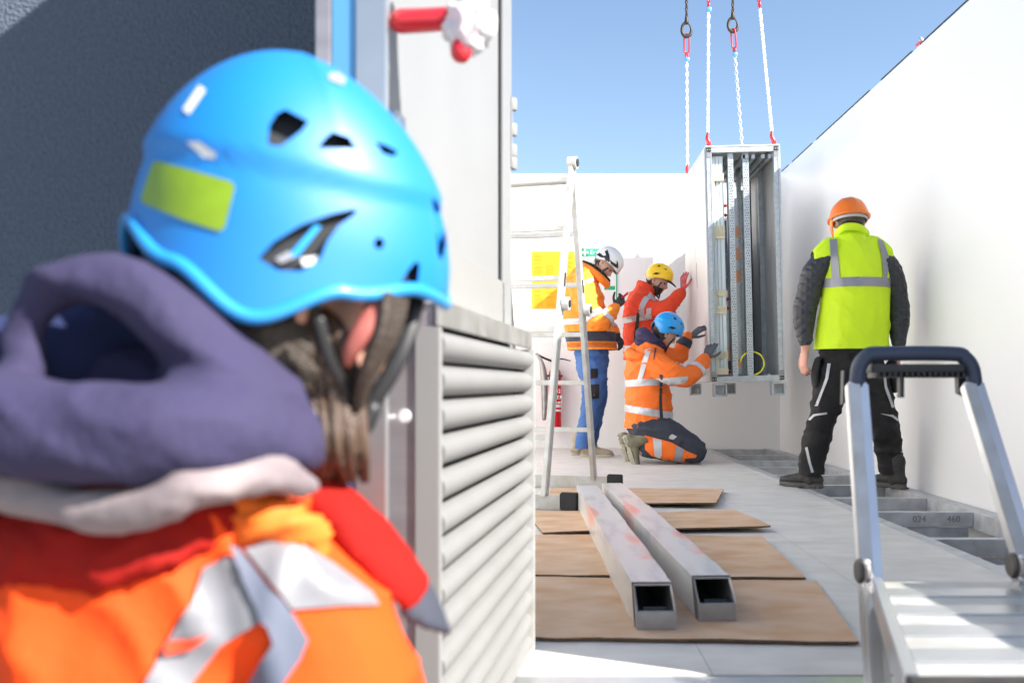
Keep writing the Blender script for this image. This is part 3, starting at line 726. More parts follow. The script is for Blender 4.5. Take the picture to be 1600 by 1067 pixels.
for c0, c1, ys in ((834, 850, 0), (853, 868, 2), (878, 895, 1)):
    for k in range(38):
        y = 399+k*2.1+ys*0.6
        if y > 478 or rnd.random() < 0.12 or (c0 == 853 and k < 7): continue
        a = P(c0, y+0.8, YB); b = P(c1-rnd.random()*4, y, YB); box(g, a.x, b.x, YB-0.0062, YB-0.0044, a.z, b.z)
link_bm('print_lines', g, M['yellow_print'], yp)['kind'] = 'stuff'
for (x0, x1, y0, y1, lab) in ((780, 829.5, 397, 475, 'large white paper sheet left of the yellow notice'), (831, 898, 484, 540, 'blank white sheet under the yellow notice'), (785, 878, 318, 372, 'wide pale sheet above the yellow notice')):
    o = thing('paper_sheet', lab, 'paper', P((x0+x1)/2, (y0+y1)/2, YB), 'white sheets fixed to the back wall')
    wbox('sheet', M['white_paper'], o, x0, x1, y0, y1, 0.0, 0.004)
    if x0 < 790:
        g = bmesh.new()
        for k in range(6):
            a = P(x0+12+rnd.random()*6, y0+9+k*8, YB); b = P(x1-12-rnd.random()*12, y0+8.4+k*8, YB); box(g, a.x, b.x, YB-0.0062, YB-0.0052, min(a.z, b.z), max(a.z, b.z))
        link_bm('print_lines', g, M['paper_line'], o)['kind'] = 'stuff'

# ------------------------------------------------------------------ the hanging switch cabinet
CW, CD, CH = 0.594, 1.28, 1.91
c0 = P(1112, 597, 8.1)
cab = thing('switch_cabinet', 'open steel switch cabinet frame hanging from four chains in front of the back wall', 'electrical cabinet', c0)
cab.rotation_euler = (0, math.radians(-1.4), 0)
def cx(name, m, x0, x1, y0, y1, z0, z1, parent=None, bevel=0.0):
    return bx(name, m, parent or cab, x0, x1, y0, y1, z0, z1, bevel, local=True)
def zz(py): return CH*(597-py)/367.0
pw = 0.045
def holes(bm, x0, x1, z0, z1, nx, step, y, r=0.0045, jitter=0):
    z = z0; k = 0
    while z < z1:
        for i in range(nx):
            x = x0+(x1-x0)*(i+0.5)/nx+(0.004 if k % 2 and jitter else -0.004*jitter)
            vs = [bm.verts.new((x+r*math.cos(a*PI/3), y, z+r*math.sin(a*PI/3))) for a in range(6)]; bm.faces.new(vs)
        z += step; k += 1
for (x, y) in ((0, 0), (CW-pw, 0), (0, CD-pw), (CW-pw, CD-pw), (0, 0.62), (CW-pw, 0.62)):
    p = cx('post', M['galv'], x, x+pw, y, y+pw, pw, CH-pw, bevel=0.002)
    if y == 0:
        g = bmesh.new(); holes(g, x+0.012, x+0.034, 0.15, CH-0.1, 1, 0.05, -0.0006, 0.003); bmesh.ops.reverse_faces(g, faces=g.faces)
        tag(link_bm('hole_row', g, M['ink_soft'], p, local=True), kind='stuff')
        cx('seam', M['ink_soft'], x+pw-0.012, x+pw-0.009, -0.0012, 0.0, pw, CH-pw, p)
for z in (0, CH-pw):
    for y in (0, CD-pw): cx('rail', M['galv'], 0, CW, y, y+pw, z, z+pw, bevel=0.002)
    for x in (0, CW-pw): cx('rail', M['galv'], x, x+pw, pw, CD-pw, z+0.001, z+pw-0.001)
for (x, z) in ((0.0, 0.0), (CW-pw, 0.0), (0, CH-pw), (CW-pw, CH-pw)):
    cx('corner_block', M['dark_metal'], x+0.004, x+pw-0.004, -0.004, -0.0005, z+0.006, z+pw-0.004)
    cx('corner_block', M['steel'], x+0.004, x+pw-0.004, -0.003, -0.0005, (z+pw if z == 0 else z-0.04), (z+pw+0.04 if z == 0 else z))
    for q in (0.012, 0.03): 
        g = bmesh.new(); bmesh.ops.create_icosphere(g, subdivisions=1, radius=0.0045); bmesh.ops.translate(g, verts=g.verts, vec=(x+q, -0.006, z+0.022)); link_bm('bolt', g, M['chain'], cab, local=True)
cx('side_panel', M['grey_light'], -0.014, -0.002, 0.012, 0.615, 0.004, CH-0.004, bevel=0.001)
cx('side_panel', M['grey_light'], -0.014, -0.002, 0.625, CD-0.004, 0.004, CH-0.004, bevel=0.001)
cx('panel_gap', M['ink_soft'], -0.008, -0.003, 0.6155, 0.6245, 0.004, CH-0.004)
cx('panel_slot', M['ink_soft'], -0.0155, -0.0145, 0.56, 0.575, 0.82, 1.04)
cx('side_panel', M['panel_in'], CW+0.001, CW+0.010, 0.01, CD-0.01, 0.004, CH-0.004)
cx('roof_panel', M['white_light'], -0.005, CW+0.005, -0.004, CD, CH+0.001, CH+0.010)
cx('back_panel', M['grey_light'], 0.02, CW-0.02, CD-0.012, CD-0.003, 0.0, 1.30)
cx('floor_panel', M['panel_in'], 0.05, CW-0.05, 0.05, CD-0.05, 0.004, 0.012)
for x in (0.30, 0.38, 0.46, 0.515): cx('roof_rail', M['galv'], x, x+0.028, 0.05, CD-0.05, CH-0.09, CH-0.055, bevel=0.002)
cx('roof_beam', M['dark_metal'], 0.15, 0.20, 0.05, CD-0.05, CH-0.14, CH-0.07)
for y in (0.30, 0.58, 0.9, 1.1): cx('roof_crossbar', M['galv'], 0.05, CW-0.05, y, y+0.03, CH-0.052, CH-0.046+0.0)
# perforated uprights
for x, y, w_ in ((0.180, 0.03, 0.045), (0.305, 0.05, 0.05), (0.235, 0.40, 0.03), (0.36, 0.62, 0.04), (0.18, 1.1, 0.04)):
    p = cx('perforated_upright', M['galv'], x, x+w_, y, y+0.025, pw+0.002, CH-pw-0.002, bevel=0.0015)
    g = bmesh.new(); holes(g, x+0.008, x+w_-0.008, 0.08, CH-0.08, 2 if w_ > 0.04 else 1, 0.022, y-0.0008, 0.0045, 1); bmesh.ops.reverse_faces(g, faces=g.faces)
    tag(link_bm('hole_row', g, M['ink'], p, local=True), kind='stuff')
# milky plates and beige brackets
for x0, x1 in ((0.056, 0.080), (0.084, 0.108), (0.112, 0.142)):
    cx('cover_strip', M['plate'], x0, x1, 0.055, 0.062, 0.06, CH-0.07, bevel=0.002)
cx('cover_plate', M['plate'], 0.050, 0.148, 0.07, 0.074, 0.06, CH-0.06)
for y0, y1 in ((270, 282), (352, 372), (452, 462), (478, 490), (550, 560), (575, 586)):
    b_ = cx('bracket', M['beige'], 0.048, 0.145, 0.030, 0.052, zz(y1), zz(y0), bevel=0.003)
for y0, y1 in ((275, 345), (372, 380), (462, 478), (560, 575)):
    cx('bracket', M['beige'], 0.050, 0.066, 0.032, 0.050, zz(y1)+0.001, zz(y0)-0.001, bevel=0.002)
for k in range(5):
    for y in (357, 365, 457, 484, 555): cx('bracket_fin', M['beige'], 0.07+k*0.015, 0.074+k*0.015, 0.022, 0.030, zz(y+3), zz(y-3))
p = cx('perforated_plate', M['perf'], 0.150, 0.182, 0.16, 0.165, zz(452), zz(340))
g = bmesh.new(); holes(g, 0.152, 0.180, zz(450), zz(342), 4, 0.009, 0.159, 0.0026); bmesh.ops.reverse_faces(g, faces=g.faces); tag(link_bm('hole_row', g, M['ink'], p, local=True), kind='stuff')
cx('partition', M['panel_in'], 0.150, 0.182, 0.17, 0.175, 0.06, zz(452)-0.002)
for y in (357, 394, 430): cx('blue_clip', M['bluestrip'], 0.150, 0.182, 0.150, 0.158, zz(y+1.2), zz(y-1.2))
for y in (246, 318, 333, 466, 480, 582): 
    lathe('insulator', M['red_paint'], None, [(0.010, 0), (0.010, 0.012), (0.016, 0.014), (0.016, 0.022), (0.009, 0.024), (0.009, 0.036)], (0.148, 0.12, zz(y)), 10, 'x').parent = cab
cx('insulator', M['red_paint'], 0.13, 0.18, 0.14, 0.15, zz(254), zz(243))
for y in (357, 392, 428): cx('busbar', M['copper'], 0.240, 0.305, 0.22, 0.235, zz(y+9), zz(y-9), bevel=0.003)
for y in (361, 396, 432): cx('busbar_clamp', M['dark_metal'], 0.232, 0.246, 0.20, 0.22, zz(y+9), zz(y-9), bevel=0.002)
cx('busbar', M['copper'], 0.156, 0.178, 0.12, 0.135, zz(562), zz(541), bevel=0.004)
cx('busbar', M['copper'], 0.242, 0.268, 0.12, 0.135, zz(574), zz(562), bevel=0.004)
cx('terminal_block', M['dark_metal'], 0.152, 0.18, 0.10, 0.13, zz(578), zz(564), bevel=0.003)
cx('green_terminal_strip', M['green_strip'], 0.222, 0.238, 0.10, 0.12, zz(560), zz(466), bevel=0.002)
cx('inner_sheet', M['grey_light'], 0.245, 0.300, 0.30, 0.305, 0.06, zz(300))
cx('inner_sheet', M['panel_in'], 0.44, 0.548, 1.0, 1.005, 0.06, zz(262))
cx('conduit', M['black'], 0.470, 0.480, 0.60, 0.612, 0.06, zz(262))
cl = []
for k in range(15):
    a = math.radians(-80+k*250/14); cl.append(V(0.345+0.098*math.cos(a), 0.06+0.0*k, 0.145+0.095*math.sin(a)))
pipe('yellow_cable', M['yellow_cable'], None, cl, 0.0065, 8, 2).parent = cab
for k in range(9):
    x = rnd.uniform(0.2, 0.5); cx('small_fitting', rnd.choice([M['dark_metal'], M['chain']]), x, x+0.02, rnd.uniform(0.06, 0.4), 0.45, 0.013, rnd.uniform(0.03, 0.06))
for (x, y) in ((-0.02, CD-0.16), (0.02, -0.0), (0.30, CD-0.16), (CW-0.10, 0.0)):
    s_ = 0.105; fo = bmesh.new()
    for q in ((0, s_, 0, .012), (0, s_, s_-.012, s_), (0, .012, .012, s_-.012), (s_-.012, s_, .012, s_-.012)):
        box(fo, x+q[0], x+q[1], y, y+0.10, -0.118+q[2], -0.118+q[3])
    link_bm('base_foot', fo, M['galv'], cab, local=True)
    cx('foot_plate', M['grey_light'], x+.0125, x+s_-.0125, y+0.07, y+0.074, -0.105, -0.026)
bpy.context.view_layer.update()
CM = Matrix.Translation(c0) @ Matrix.Rotation(math.radians(-1.4), 4, 'Y')

# ------------------------------------------------------------------ lifting chains and crane hooks
def link_mesh(name, L_, W_, r, nseg=12, nr=6):
    bm = bmesh.new(); pts = []
    a = (L_-W_)/2
    for k in range(nseg):
        t = 2*PI*(k+0.5)/nseg; pts.append(V((W_/2-r)*math.cos(t), 0, (a if math.sin(t) > 0 else -a)+(W_/2-r)*math.sin(t)))
    tube(bm, pts, r, nr, side=V(0, 1, 0), sub=1, closed=True, cap=False); bmesh.ops.recalc_face_normals(bm, faces=bm.faces)
    me = bpy.data.meshes.new(name); bm.to_mesh(me); bm.free(); me.shade_smooth(); return me
lk = link_mesh('link', 0.048, 0.032, 0.0056); lk.materials.append(M['chain'])
lkd = link_mesh('dark_link', 0.046, 0.034, 0.0068); lkd.materials.append(M['chain_dark'])
lkr = link_mesh('master_link', 0.19, 0.062, 0.0075, 20, 8); lkr.materials.append(M['red_paint'])
lks = link_mesh('joining_link', 0.055, 0.036, 0.008, 12, 6); lks.materials.append(M['red_paint'])
def put(name, me, parent, p, d, roll=0.0):
    o = bpy.data.objects.new(name, me); col.objects.link(o); o.parent = parent
    q = d.to_track_quat('Z', 'Y').to_matrix().to_4x4() @ Matrix.Rotation(roll, 4, 'Z')
    o.matrix_local = Matrix.Translation(p-root_loc(parent)) @ q; return o
def chain(pb, pt, label, hook, tagc=False):
    root = thing('lifting_chain', label, 'chain', pb, 'bright chains holding the cabinet')
    d = (pt-pb).normalized(); Lc = (pt-pb).length
    # red shackle at its foot
    bm = bmesh.new(); s0 = pb+d*0.0
    tube(bm, [s0, s0+d*0.03+V(.010, 0, 0), s0+d*0.07+V(-.004, 0, 0), s0+d*0.115], [0.013, 0.019, 0.017, 0.010], 10, sub=3); bmesh.ops.recalc_face_normals(bm, faces=bm.faces)
    sh = link_bm('shackle', bm, M['red_paint'], root, smooth=True)
    pipe('shackle_latch', M['chain'], sh, [s0+V(0.006, 0, -0.01), s0+V(0.016, 0, 0.012), s0+V(0.004, 0, 0.03)], 0.005, 6)
    n_ = int((Lc-0.115)/0.0375)
    for k in range(n_): put('link', lk, root, pb+d*(0.13+k*0.0375), d, (PI/2 if k % 2 else 0)+0.5)
    top = pb+d*(0.13+n_*0.0375)
    put('joining_link', lks, root, top+d*0.012, d, 0.3)
    put('master_link', lkr, root, top+d*0.125, d, 0.15 if hook else 1.1)
    if tagc:
        lathe('load_tag', M['bluestrip'], root, [(0.020, 0), (0.023, 0.001), (0.020, 0.003)], top+V(0, -0.03, -0.03), 14, 'y')
    mt = top+d*0.21
    ch = thing('crane_hook', 'rusty crane hook with dark chain holding '+('the chain at the cabinet\'s rear left corner' if hook == 1 else 'the chain at the cabinet\'s rear right corner' if hook == 2 else 'the front left chain above the picture\'s top' if hook == 3 else 'the front right chain above the picture\'s top'), 'hook', mt, 'crane hooks above the cabinet')
    h0 = mt+d*(-0.010)
    c_ = [V(0.0, 0, 0.125), V(-0.030, 0, 0.10), V(-0.044, 0, 0.06), V(-0.040, 0, 0.02), V(-0.018, 0, -0.008), V(0.012, 0, -0.010), V(0.036, 0, 0.010), V(0.044, 0, 0.045), V(0.036, 0, 0.075)]
    bm = bmesh.new(); tube(bm, [h0+p for p in c_], [0.012, 0.013, 0.013, 0.014, 0.017, 0.018, 0.016, 0.012, 0.007], 10, sub=3); bmesh.ops.recalc_face_normals(bm, faces=bm.faces)
    link_bm('hook', bm, M['chain_dark'], ch, smooth=True)
    pipe('latch', M['chain_dark'], ch, [h0+V(0.002, 0, 0.115), h0+V(0.022, -0.012, 0.095), h0+V(0.036, 0, 0.070)], [0.009, 0.007, 0.005], 8)
    pipe('swivel', M['chain_dark'], ch, [h0+V(0, 0, 0.118), h0+V(0, 0, 0.155)], [0.022, 0.016], 10)
    for k in range(16): put('link', lkd, ch, h0+V(0, 0, 0.17+k*0.034), V(0, 0, 1), (PI/2 if k % 2 else 0)+0.4)
corner = lambda x, y: CM @ V(x, y, CH+0.006)
chain(corner(0.02, CD-0.05), P(1073, 88, 9.25), 'galvanised lifting chain to the rear left corner of the cabinet', 1, True)
chain(corner(0.02, 0.03), P(1107, 14, 8.13), 'galvanised lifting chain to the front left corner of the cabinet', 3, True)
chain(corner(CW-0.04, CD-0.05), P(1148, 84, 9.25), 'galvanised lifting chain to the rear right corner, hidden below by the cabinet roof', 2, True)
chain(corner(CW-0.04, 0.03), P(1187, 12, 8.13), 'galvanised lifting chain to the front right corner of the cabinet', 4)

# ------------------------------------------------------------------ people: shared parts
def frame(fwd, up):
    f = Vector(fwd).normalized(); u = Vector(up); u = (u-f*u.dot(f)).normalized(); r = f.cross(u)
    return Matrix(((r.x, f.x, u.x), (r.y, f.y, u.y), (r.z, f.z, u.z)))    # columns: right, forward, up

def head_shape(R, c, s=1.0, grow=0.0, sub=4):
    bm = bmesh.new(); bmesh.ops.create_icosphere(bm, subdivisions=sub, radius=1)
    for v in bm.verts:
        x, y, z = v.co
        px, py, pz = 0.077*x, 0.098*y, 0.118*z
        if z < 0:
            k = -z; px *= 1-0.36*k**1.6
            if y < 0: py *= 1-0.55*min(1, k*1.3)
            else: py *= 1-0.10*k
        ey = max(0, y)
        if ey > 0:
            nz = (pz+0.030)/0.030
            prof_ = max(0, 1-((pz+0.030)/0.012)**2) if pz < -0.030 else max(0, 1-(pz+0.030)/0.045)
            py += 0.028*math.exp(-(px/0.0125)**2)*prof_
            py -= 0.011*math.exp(-((abs(px)-0.031)/0.015)**2-((pz-0.004)/0.013)**2)
            py += 0.005*math.exp(-((pz-0.026)/0.010)**2)*math.exp(-(px/0.05)**2)
            py += 0.007*math.exp(-((pz+0.060)/0.006)**2)*math.exp(-(px/0.022)**2)+0.005*math.exp(-((pz+0.073)/0.006)**2)*math.exp(-(px/0.018)**2)
            py += 0.010*math.exp(-((pz+0.098)/0.014)**2)*math.exp(-(px/0.022)**2)
        q = Vector((px, py, pz)); q += q.normalized()*grow
        v.co = c+R @ (q*s)
    return bm

def add_bm(dst, src):
    me = bpy.data.meshes.new('x'); src.to_mesh(me); src.free(); dst.from_mesh(me); bpy.data.meshes.remove(me)

def ears(bm, R, c, s=1.0):
    for sg in (-1, 1):
        pts = [V(0.076*sg, -0.008, -0.030), V(0.084*sg, -0.018, -0.012), V(0.090*sg, -0.020, 0.010), V(0.088*sg, -0.010, 0.026), V(0.079*sg, 0.004, 0.020)]
        tube(bm, [c+R @ (p*s) for p in pts], [(0.010*s, 0.005*s), (0.012*s, 0.006*s), (0.013*s, 0.006*s), (0.012*s, 0.006*s), (0.008*s, 0.005*s)], 8, sub=2)

def hand_tubes(bm, wrist, d, n, thumb, curl=0.35, size=1.0, r=0.0095, spread=0.10, curls=None, wr=None):
    """palm, four unequal bent fingers and a thumb. d: along the palm, n: out of its back, thumb: +1/-1 side"""
    d = Vector(d).normalized(); n = Vector(n); n = (n-d*n.dot(d)).normalized(); s = d.cross(n)*thumb
    wr = wr or (0.030, 0.023)
    tube(bm, [wrist-d*0.03*size, wrist+d*0.02*size, wrist+d*0.06*size, wrist+d*0.088*size], [(wr[0]*size, wr[1]*size), (0.033*size, 0.019*size), (0.041*size, 0.017*size), (0.038*size, 0.014*size)], 12, side=s, sub=3)
    for k, (o_, ln, cu) in enumerate(((0.030, 0.074, 0.9), (0.010, 0.083, 1.0), (-0.011, 0.077, 1.1), (-0.030, 0.060, 1.25))):
        cc = (curls[k] if curls else curl*cu)
        p = wrist+d*(0.080 if k < 3 else 0.074)*size+s*o_*size; dd = (d+s*(o_/0.03)*spread).normalized()
        pts = [p-d*0.012*size, p]; a = cc*0.6
        for f_, seg in ((0.45, 0), (0.30, 1), (0.25, 2)):
            v_ = (dd*math.cos(a)-n*math.sin(a)); p = p+v_*ln*f_*size; pts.append(p.copy()); a += cc
        tube(bm, pts, [r*1.1*size, r*1.1*size, r*size, r*0.95*size, r*0.82*size], 8, sub=2)
    t0 = wrist+d*0.022*size+s*0.030*size
    td = (d*0.62+s*0.70-n*0.30).normalized()
    t1 = t0+td*0.042*size; t2 = t1+(td*0.85+d*0.55).normalized()*0.032*size; t3 = t2+(td*0.4+d*0.8-n*0.2).normalized()*0.024*size
    tube(bm, [t0-td*0.01, t1, t2, t3], [0.014*size, 0.0125*size, 0.0112*size, 0.009*size], 8, sub=2)

def glove(person, m, wrist, d, n, thumb, **kw):
    me = organic(lambda b: hand_tubes(b, wrist, d, n, thumb, r=0.0112, **kw), 0.0052, 2)
    return link_me('glove', me, m, person, smooth=True)

def foot(person, mu, ms, ankle, toe, up=V(0, 0, 1), size=1.0, sh=0.07):
    """boot: shaft, instep and toe cap over a sole"""
    toe = Vector(toe).normalized(); up = (Vector(up)-toe*Vector(up).dot(toe)).normalized(); s = toe.cross(up)
    A = ankle; hgt = 0.085*size
    def q(f, u, w_=0): return A+toe*(f*size)+up*(u*size)+s*(w_*size)
    def b(bm):
        tube(bm, [q(-0.01, 0.07), q(-0.005, 0.02), q(-0.01, -0.03), q(0.0, -0.05)], [0.052*size, 0.050*size, 0.050*size, 0.046*size], 12, side=s, sub=3)
        tube(bm, [q(-0.045, -0.045), q(0.02, -0.035), q(0.09, -0.045), q(0.155, -0.052), q(0.185, -0.056)], [(0.036*size, 0.036*size), (0.040*size, 0.045*size), (0.043*size, 0.036*size), (0.044*size, 0.028*size), (0.036*size, 0.022*size)], 12, side=s, sub=3)
    me = organic(b, 0.009, 3); wrinkle(me, 0.0015, 30, 3)
    up_o = link_me('boot', me, mu, person, smooth=True)
    bm = bmesh.new(); out = []
    for k in range(28):
        t = 2*PI*k/28; f = 0.065+0.145*math.cos(t); w_ = (0.045+0.006*math.cos(t+0.4))*math.sin(t)
        if -0.02 < f < 0.05: w_ *= 0.86
        out.append((f, w_))
    a_ = [bm.verts.new(q(f, -0.066+0.006*max(0, (f-0.12)/0.08), w_)) for f, w_ in out]; b_ = [bm.verts.new(q(f, -0.088+0.010*max(0, (f-0.14)/0.07), w_*0.97)) for f, w_ in out]
    bm.faces.new(a_[::-1]); bm.faces.new(b_)
    for k in range(28): bm.faces.new([a_[k], a_[(k+1) % 28], b_[(k+1) % 28], b_[k]])
    # tread blocks
    for f in (-0.06, -0.03, 0.0, 0.06, 0.085, 0.11, 0.135, 0.16, 0.185):
        for w_ in (-0.022, 0.022):
            c = q(f, -0.091+0.010*max(0, (f-0.14)/0.07), w_); beam(bm, c-toe*0.008*size, c+toe*0.008*size, 0.030*size, 0.010*size, s)
    bmesh.ops.recalc_face_normals(bm, faces=bm.faces)
    link_bm('sole', bm, ms, up_o, smooth='auto')
    pipe('lace', M['black'], up_o, [q(0.055, 0.012, -0.02), q(0.07, 0.008, 0), q(0.055, 0.012, 0.02)], 0.003*size, 6)
    return up_o

def interp_rim(tbl, a):
    a = abs((a+180) % 360-180)
    for (a0, z0), (a1, z1) in zip(tbl, tbl[1:]):
        if a0 <= a <= a1:
            t = (a-a0)/(a1-a0); t = t*t*(3-2*t); return z0+(z1-z0)*t
    return tbl[-1][1]

RIM_CLIMB = [(0, -0.004), (30, -0.014), (60, -0.010), (85, -0.020), (124, -0.066), (152, -0.030), (180, 0.008)]
def dome(R, c, ax, ay, az, rim, nu=64, nv=22, crease=None, ribs=0, grow=0.0, flare=0.0, bulge=False):
    bm = bmesh.new(); rows = []
    for j in range(nv+1):
        row = []
        for i in range(nu):
            ph = 2*PI*i/nu; zr = interp_rim(rim, math.degrees(ph))
            t0 = math.asin(max(-0.9, min(0.9, zr/az))); th = t0+(PI/2-t0)*(j/nv)
            ct = math.cos(th) if th > 0 else math.cos(th*0.45); st = math.sin(th)
            e = 0.92+(0.42 if bulge else 0)*max(0, -math.cos(ph))**0.7
            rr = ct**e if ct > 0 else 0
            x = ax*math.sin(ph)*rr; y = ay*math.cos(ph)*rr; z = az*st
            y *= (1+0.03*math.cos(ph))
            if bulge: y -= 0.040*max(0, st)**1.5
            q = Vector((x, y, z)); n_ = Vector((x/ax**2, y/ay**2, z/az**2)).normalized() if q.length > 1e-6 else V(0, 0, 1)
            off = grow
            if crease is not None:
                zc = crease(ph); t = max(0, min(1, (z-zc)/0.010)); off += 0.006*t*t*(3-2*t)
            if ribs: 
                k = math.cos(x/ax*ribs); off += 0.0025*max(0, k)*(z/az)**0.5 if z > 0.02 else 0
            if flare and j < 3: off += flare*(1-j/3)**2
            row.append(bm.verts.new(c+R @ (q+n_*off)))
        rows.append(row)
    for j in range(nv):
        for i in range(nu):
            a, b, d_, e_ = rows[j][i], rows[j][(i+1) % nu], rows[j+1][(i+1) % nu], rows[j+1][i]
            bm.faces.new([a, b, d_, e_])
    bmesh.ops.remove_doubles(bm, verts=bm.verts, dist=1e-5)
    bmesh.ops.recalc_face_normals(bm, faces=bm.faces)
    return bm, [v.co.copy() for v in rows[0] if v.is_valid]

def solidify_mesh(me, th, cutters=None):
    o = bpy.data.objects.new('t', me); col.objects.link(o)
    s = o.modifiers.new('s', 'SOLIDIFY'); s.thickness = th; s.offset = -1
    cos = []
    for k, cb_ in enumerate(cutters or []):
        cm_ = bpy.data.meshes.new('c'); cb_.to_mesh(cm_); cb_.free(); co_ = bpy.data.objects.new('c', cm_); col.objects.link(co_); cos.append(co_)
        b = o.modifiers.new('b%d' % k, 'BOOLEAN'); b.operation = 'DIFFERENCE'; b.object = co_; b.solver = 'EXACT'
    dg = bpy.context.evaluated_depsgraph_get(); dg.update()
    out = bpy.data.meshes.new_from_object(o.evaluated_get(dg)); out.materials.clear()
    for x in cos: bpy.data.objects.remove(x)
    bpy.data.objects.remove(o); return out

def side_cutter(R, c, pts, sg, ax):
    """a prism through the shell's side; pts are (forward, up) in the helmet's own frame"""
    bm = bmesh.new()
    a_ = [bm.verts.new(c+R @ V(sg*ax*0.45, f, u)) for f, u in pts]; b_ = [bm.verts.new(c+R @ V(sg*ax*1.6, f*1.15, u*1.25)) for f, u in pts]
    bm.faces.new(a_); bm.faces.new(b_[::-1]); n_ = len(pts)
    for k in range(n_): bm.faces.new([a_[k], a_[(k+1) % n_], b_[(k+1) % n_], b_[k]])
    bmesh.ops.recalc_face_normals(bm, faces=bm.faces); return bm

def climbing_helmet(person, R, c, m, m_rim, s=1.0, nu=56, label=None, chin=None, vents=True):
    bm, rim = dome(R, c, 0.128*s, 0.150*s, 0.152*s, [(a, z*s) for a, z in RIM_CLIMB], nu, 18, crease=lambda ph: (0.052+0.01*math.cos(ph))*s)
    me = bpy.data.meshes.new('h'); bm.to_mesh(me); bm.free()
    cu = []
    if vents:
        for sg in (-1, 1):
            cu.append(side_cutter(R, c, [(x*s, z*s) for x, z in ((-0.05, 0.0), (0.0, 0.005), (0.03, 0.030), (-0.02, 0.025))], sg, 0.128*s))
            cu.append(side_cutter(R, c, [(x*s, z*s) for x, z in ((0.05, 0.075), (0.075, 0.075), (0.068, 0.090), (0.05, 0.092))], sg, 0.10*s))
            cu.append(side_cutter(R, c, [(x*s, z*s) for x, z in ((-0.03, 0.085), (0.0, 0.085), (-0.005, 0.104), (-0.025, 0.104))], sg, 0.10*s))
    me = solidify_mesh(me, 0.006, cu)
    wm = me.copy(); h_ = link_me('helmet', me, m, person, smooth='auto')
    if label: h_['label'] = label
    bm = bmesh.new(); tube(bm, rim, 0.004*s, 6, sub=1, closed=True, cap=False); link_bm('rim', bm, m_rim, h_, smooth=True)
    bm, _ = dome(R, c, 0.118*s, 0.140*s, 0.142*s, [(a, z*s+0.004) for a, z in RIM_CLIMB], 32, 10)
    link_bm('liner', bm, M['liner'], h_, smooth=True)
    return h_, wm

def straps(person, R, c, s=1.0):
    for sg in (-1, 1):
        a = [V(0.092*sg, 0.062, 0.0), V(0.083*sg, 0.045, -0.06), V(0.05*sg, 0.055, -0.125)]
        b = [V(0.092*sg, -0.055, -0.03), V(0.086*sg, -0.02, -0.075), V(0.055*sg, 0.045, -0.125)]
        for q in (a, b): pipe('chin_strap', M['black'], person, [c+R @ (p*s) for p in q], [(0.008*s, 0.003*s)]*3, 8, side=R @ V(0, 1, 0))
    pipe('chin_strap', M['black'], person, [c+R @ (p*s) for p in (V(-0.05, 0.055, -0.125), V(0, 0.07, -0.14), V(0.05, 0.055, -0.125))], [(0.008*s, 0.003*s)]*3, 8)

def hair_cap(person, R, c, m, s=1.0, low=-0.045):
    bm = head_shape(R, c, s, 0.006)
    inv = R.transposed()
    dele = []
    for f in bm.faces:
        q = inv @ (f.calc_center_median()-c)
        if q.z < low*s or (q.y > -0.005*s and q.z < 0.045*s) : dele.append(f)
    bmesh.ops.delete(bm, geom=dele, context='FACES')
    link_bm('hair', bm, m, person, smooth=True)

def make_body(person, R, hc, s, limbs, skin, voxel=0.0085, hands=()):
    """the figure itself, head to feet, as one continuous surface"""
    def b(bm):
        add_bm(bm, head_shape(R, hc, s, 0.0, 5)); ears(bm, R, hc, s)
        for pts, rad, side in limbs: tube(bm, pts, rad, 12, side=side, sub=3)
        for hd in hands: hand_tubes(bm, *hd[:4], **hd[4])
    me = organic(b, voxel, 1)
    o = link_me('body', me, skin, person, smooth=True)
    for sg in (-1, 1):
        g = bmesh.new(); bmesh.ops.create_icosphere(g, subdivisions=2, radius=0.0095*s); bmesh.ops.translate(g, verts=g.verts, vec=hc+R @ (V(0.031*sg, 0.079, 0.004)*s)); link_bm('eye', g, M['eye'], o, smooth=True)
    return o

def garment(person, name, build, m, voxel=0.011, sm=3, amp=0.006, freq=9, seed=1, axis=V(0, 0, 1), cuts=()):
    me = organic(build, voxel, sm); wrinkle(me, amp, freq, seed, axis)
    for co, no in cuts: cut_mesh(me, co, no)
    o = link_me(name, me.copy(), m, person, smooth=True)
    return o, me         # me stays in world space for tapes

def tape(person, me, a, d, w_, m, keep, name='reflective_tape', off=0.004, planes=None):
    bm = cloth_band(me, planes or slab_planes(a, d, w_), keep, off)
    if len(bm.faces) == 0: bm.free(); return None
    return link_bm(name, bm, m, person, smooth=True)
def sewn(person, me, poly, m, name='reflective_tape', step=7.0, off=0.004):
    return link_bm(name, patch(me, poly, off, step), m, person, smooth=True)
def near_seg(a, b, r):
    a, b = Vector(a), Vector(b); ab = b-a
    def f(p, n_=None):
        t = max(-0.1, min(1.1, (p-a).dot(ab)/ab.length_squared)); return (p-(a+ab*t)).length < r
    return f
Xv, Yv, Zv = V(1, 0, 0), V(0, 1, 0), V(0, 0, 1)

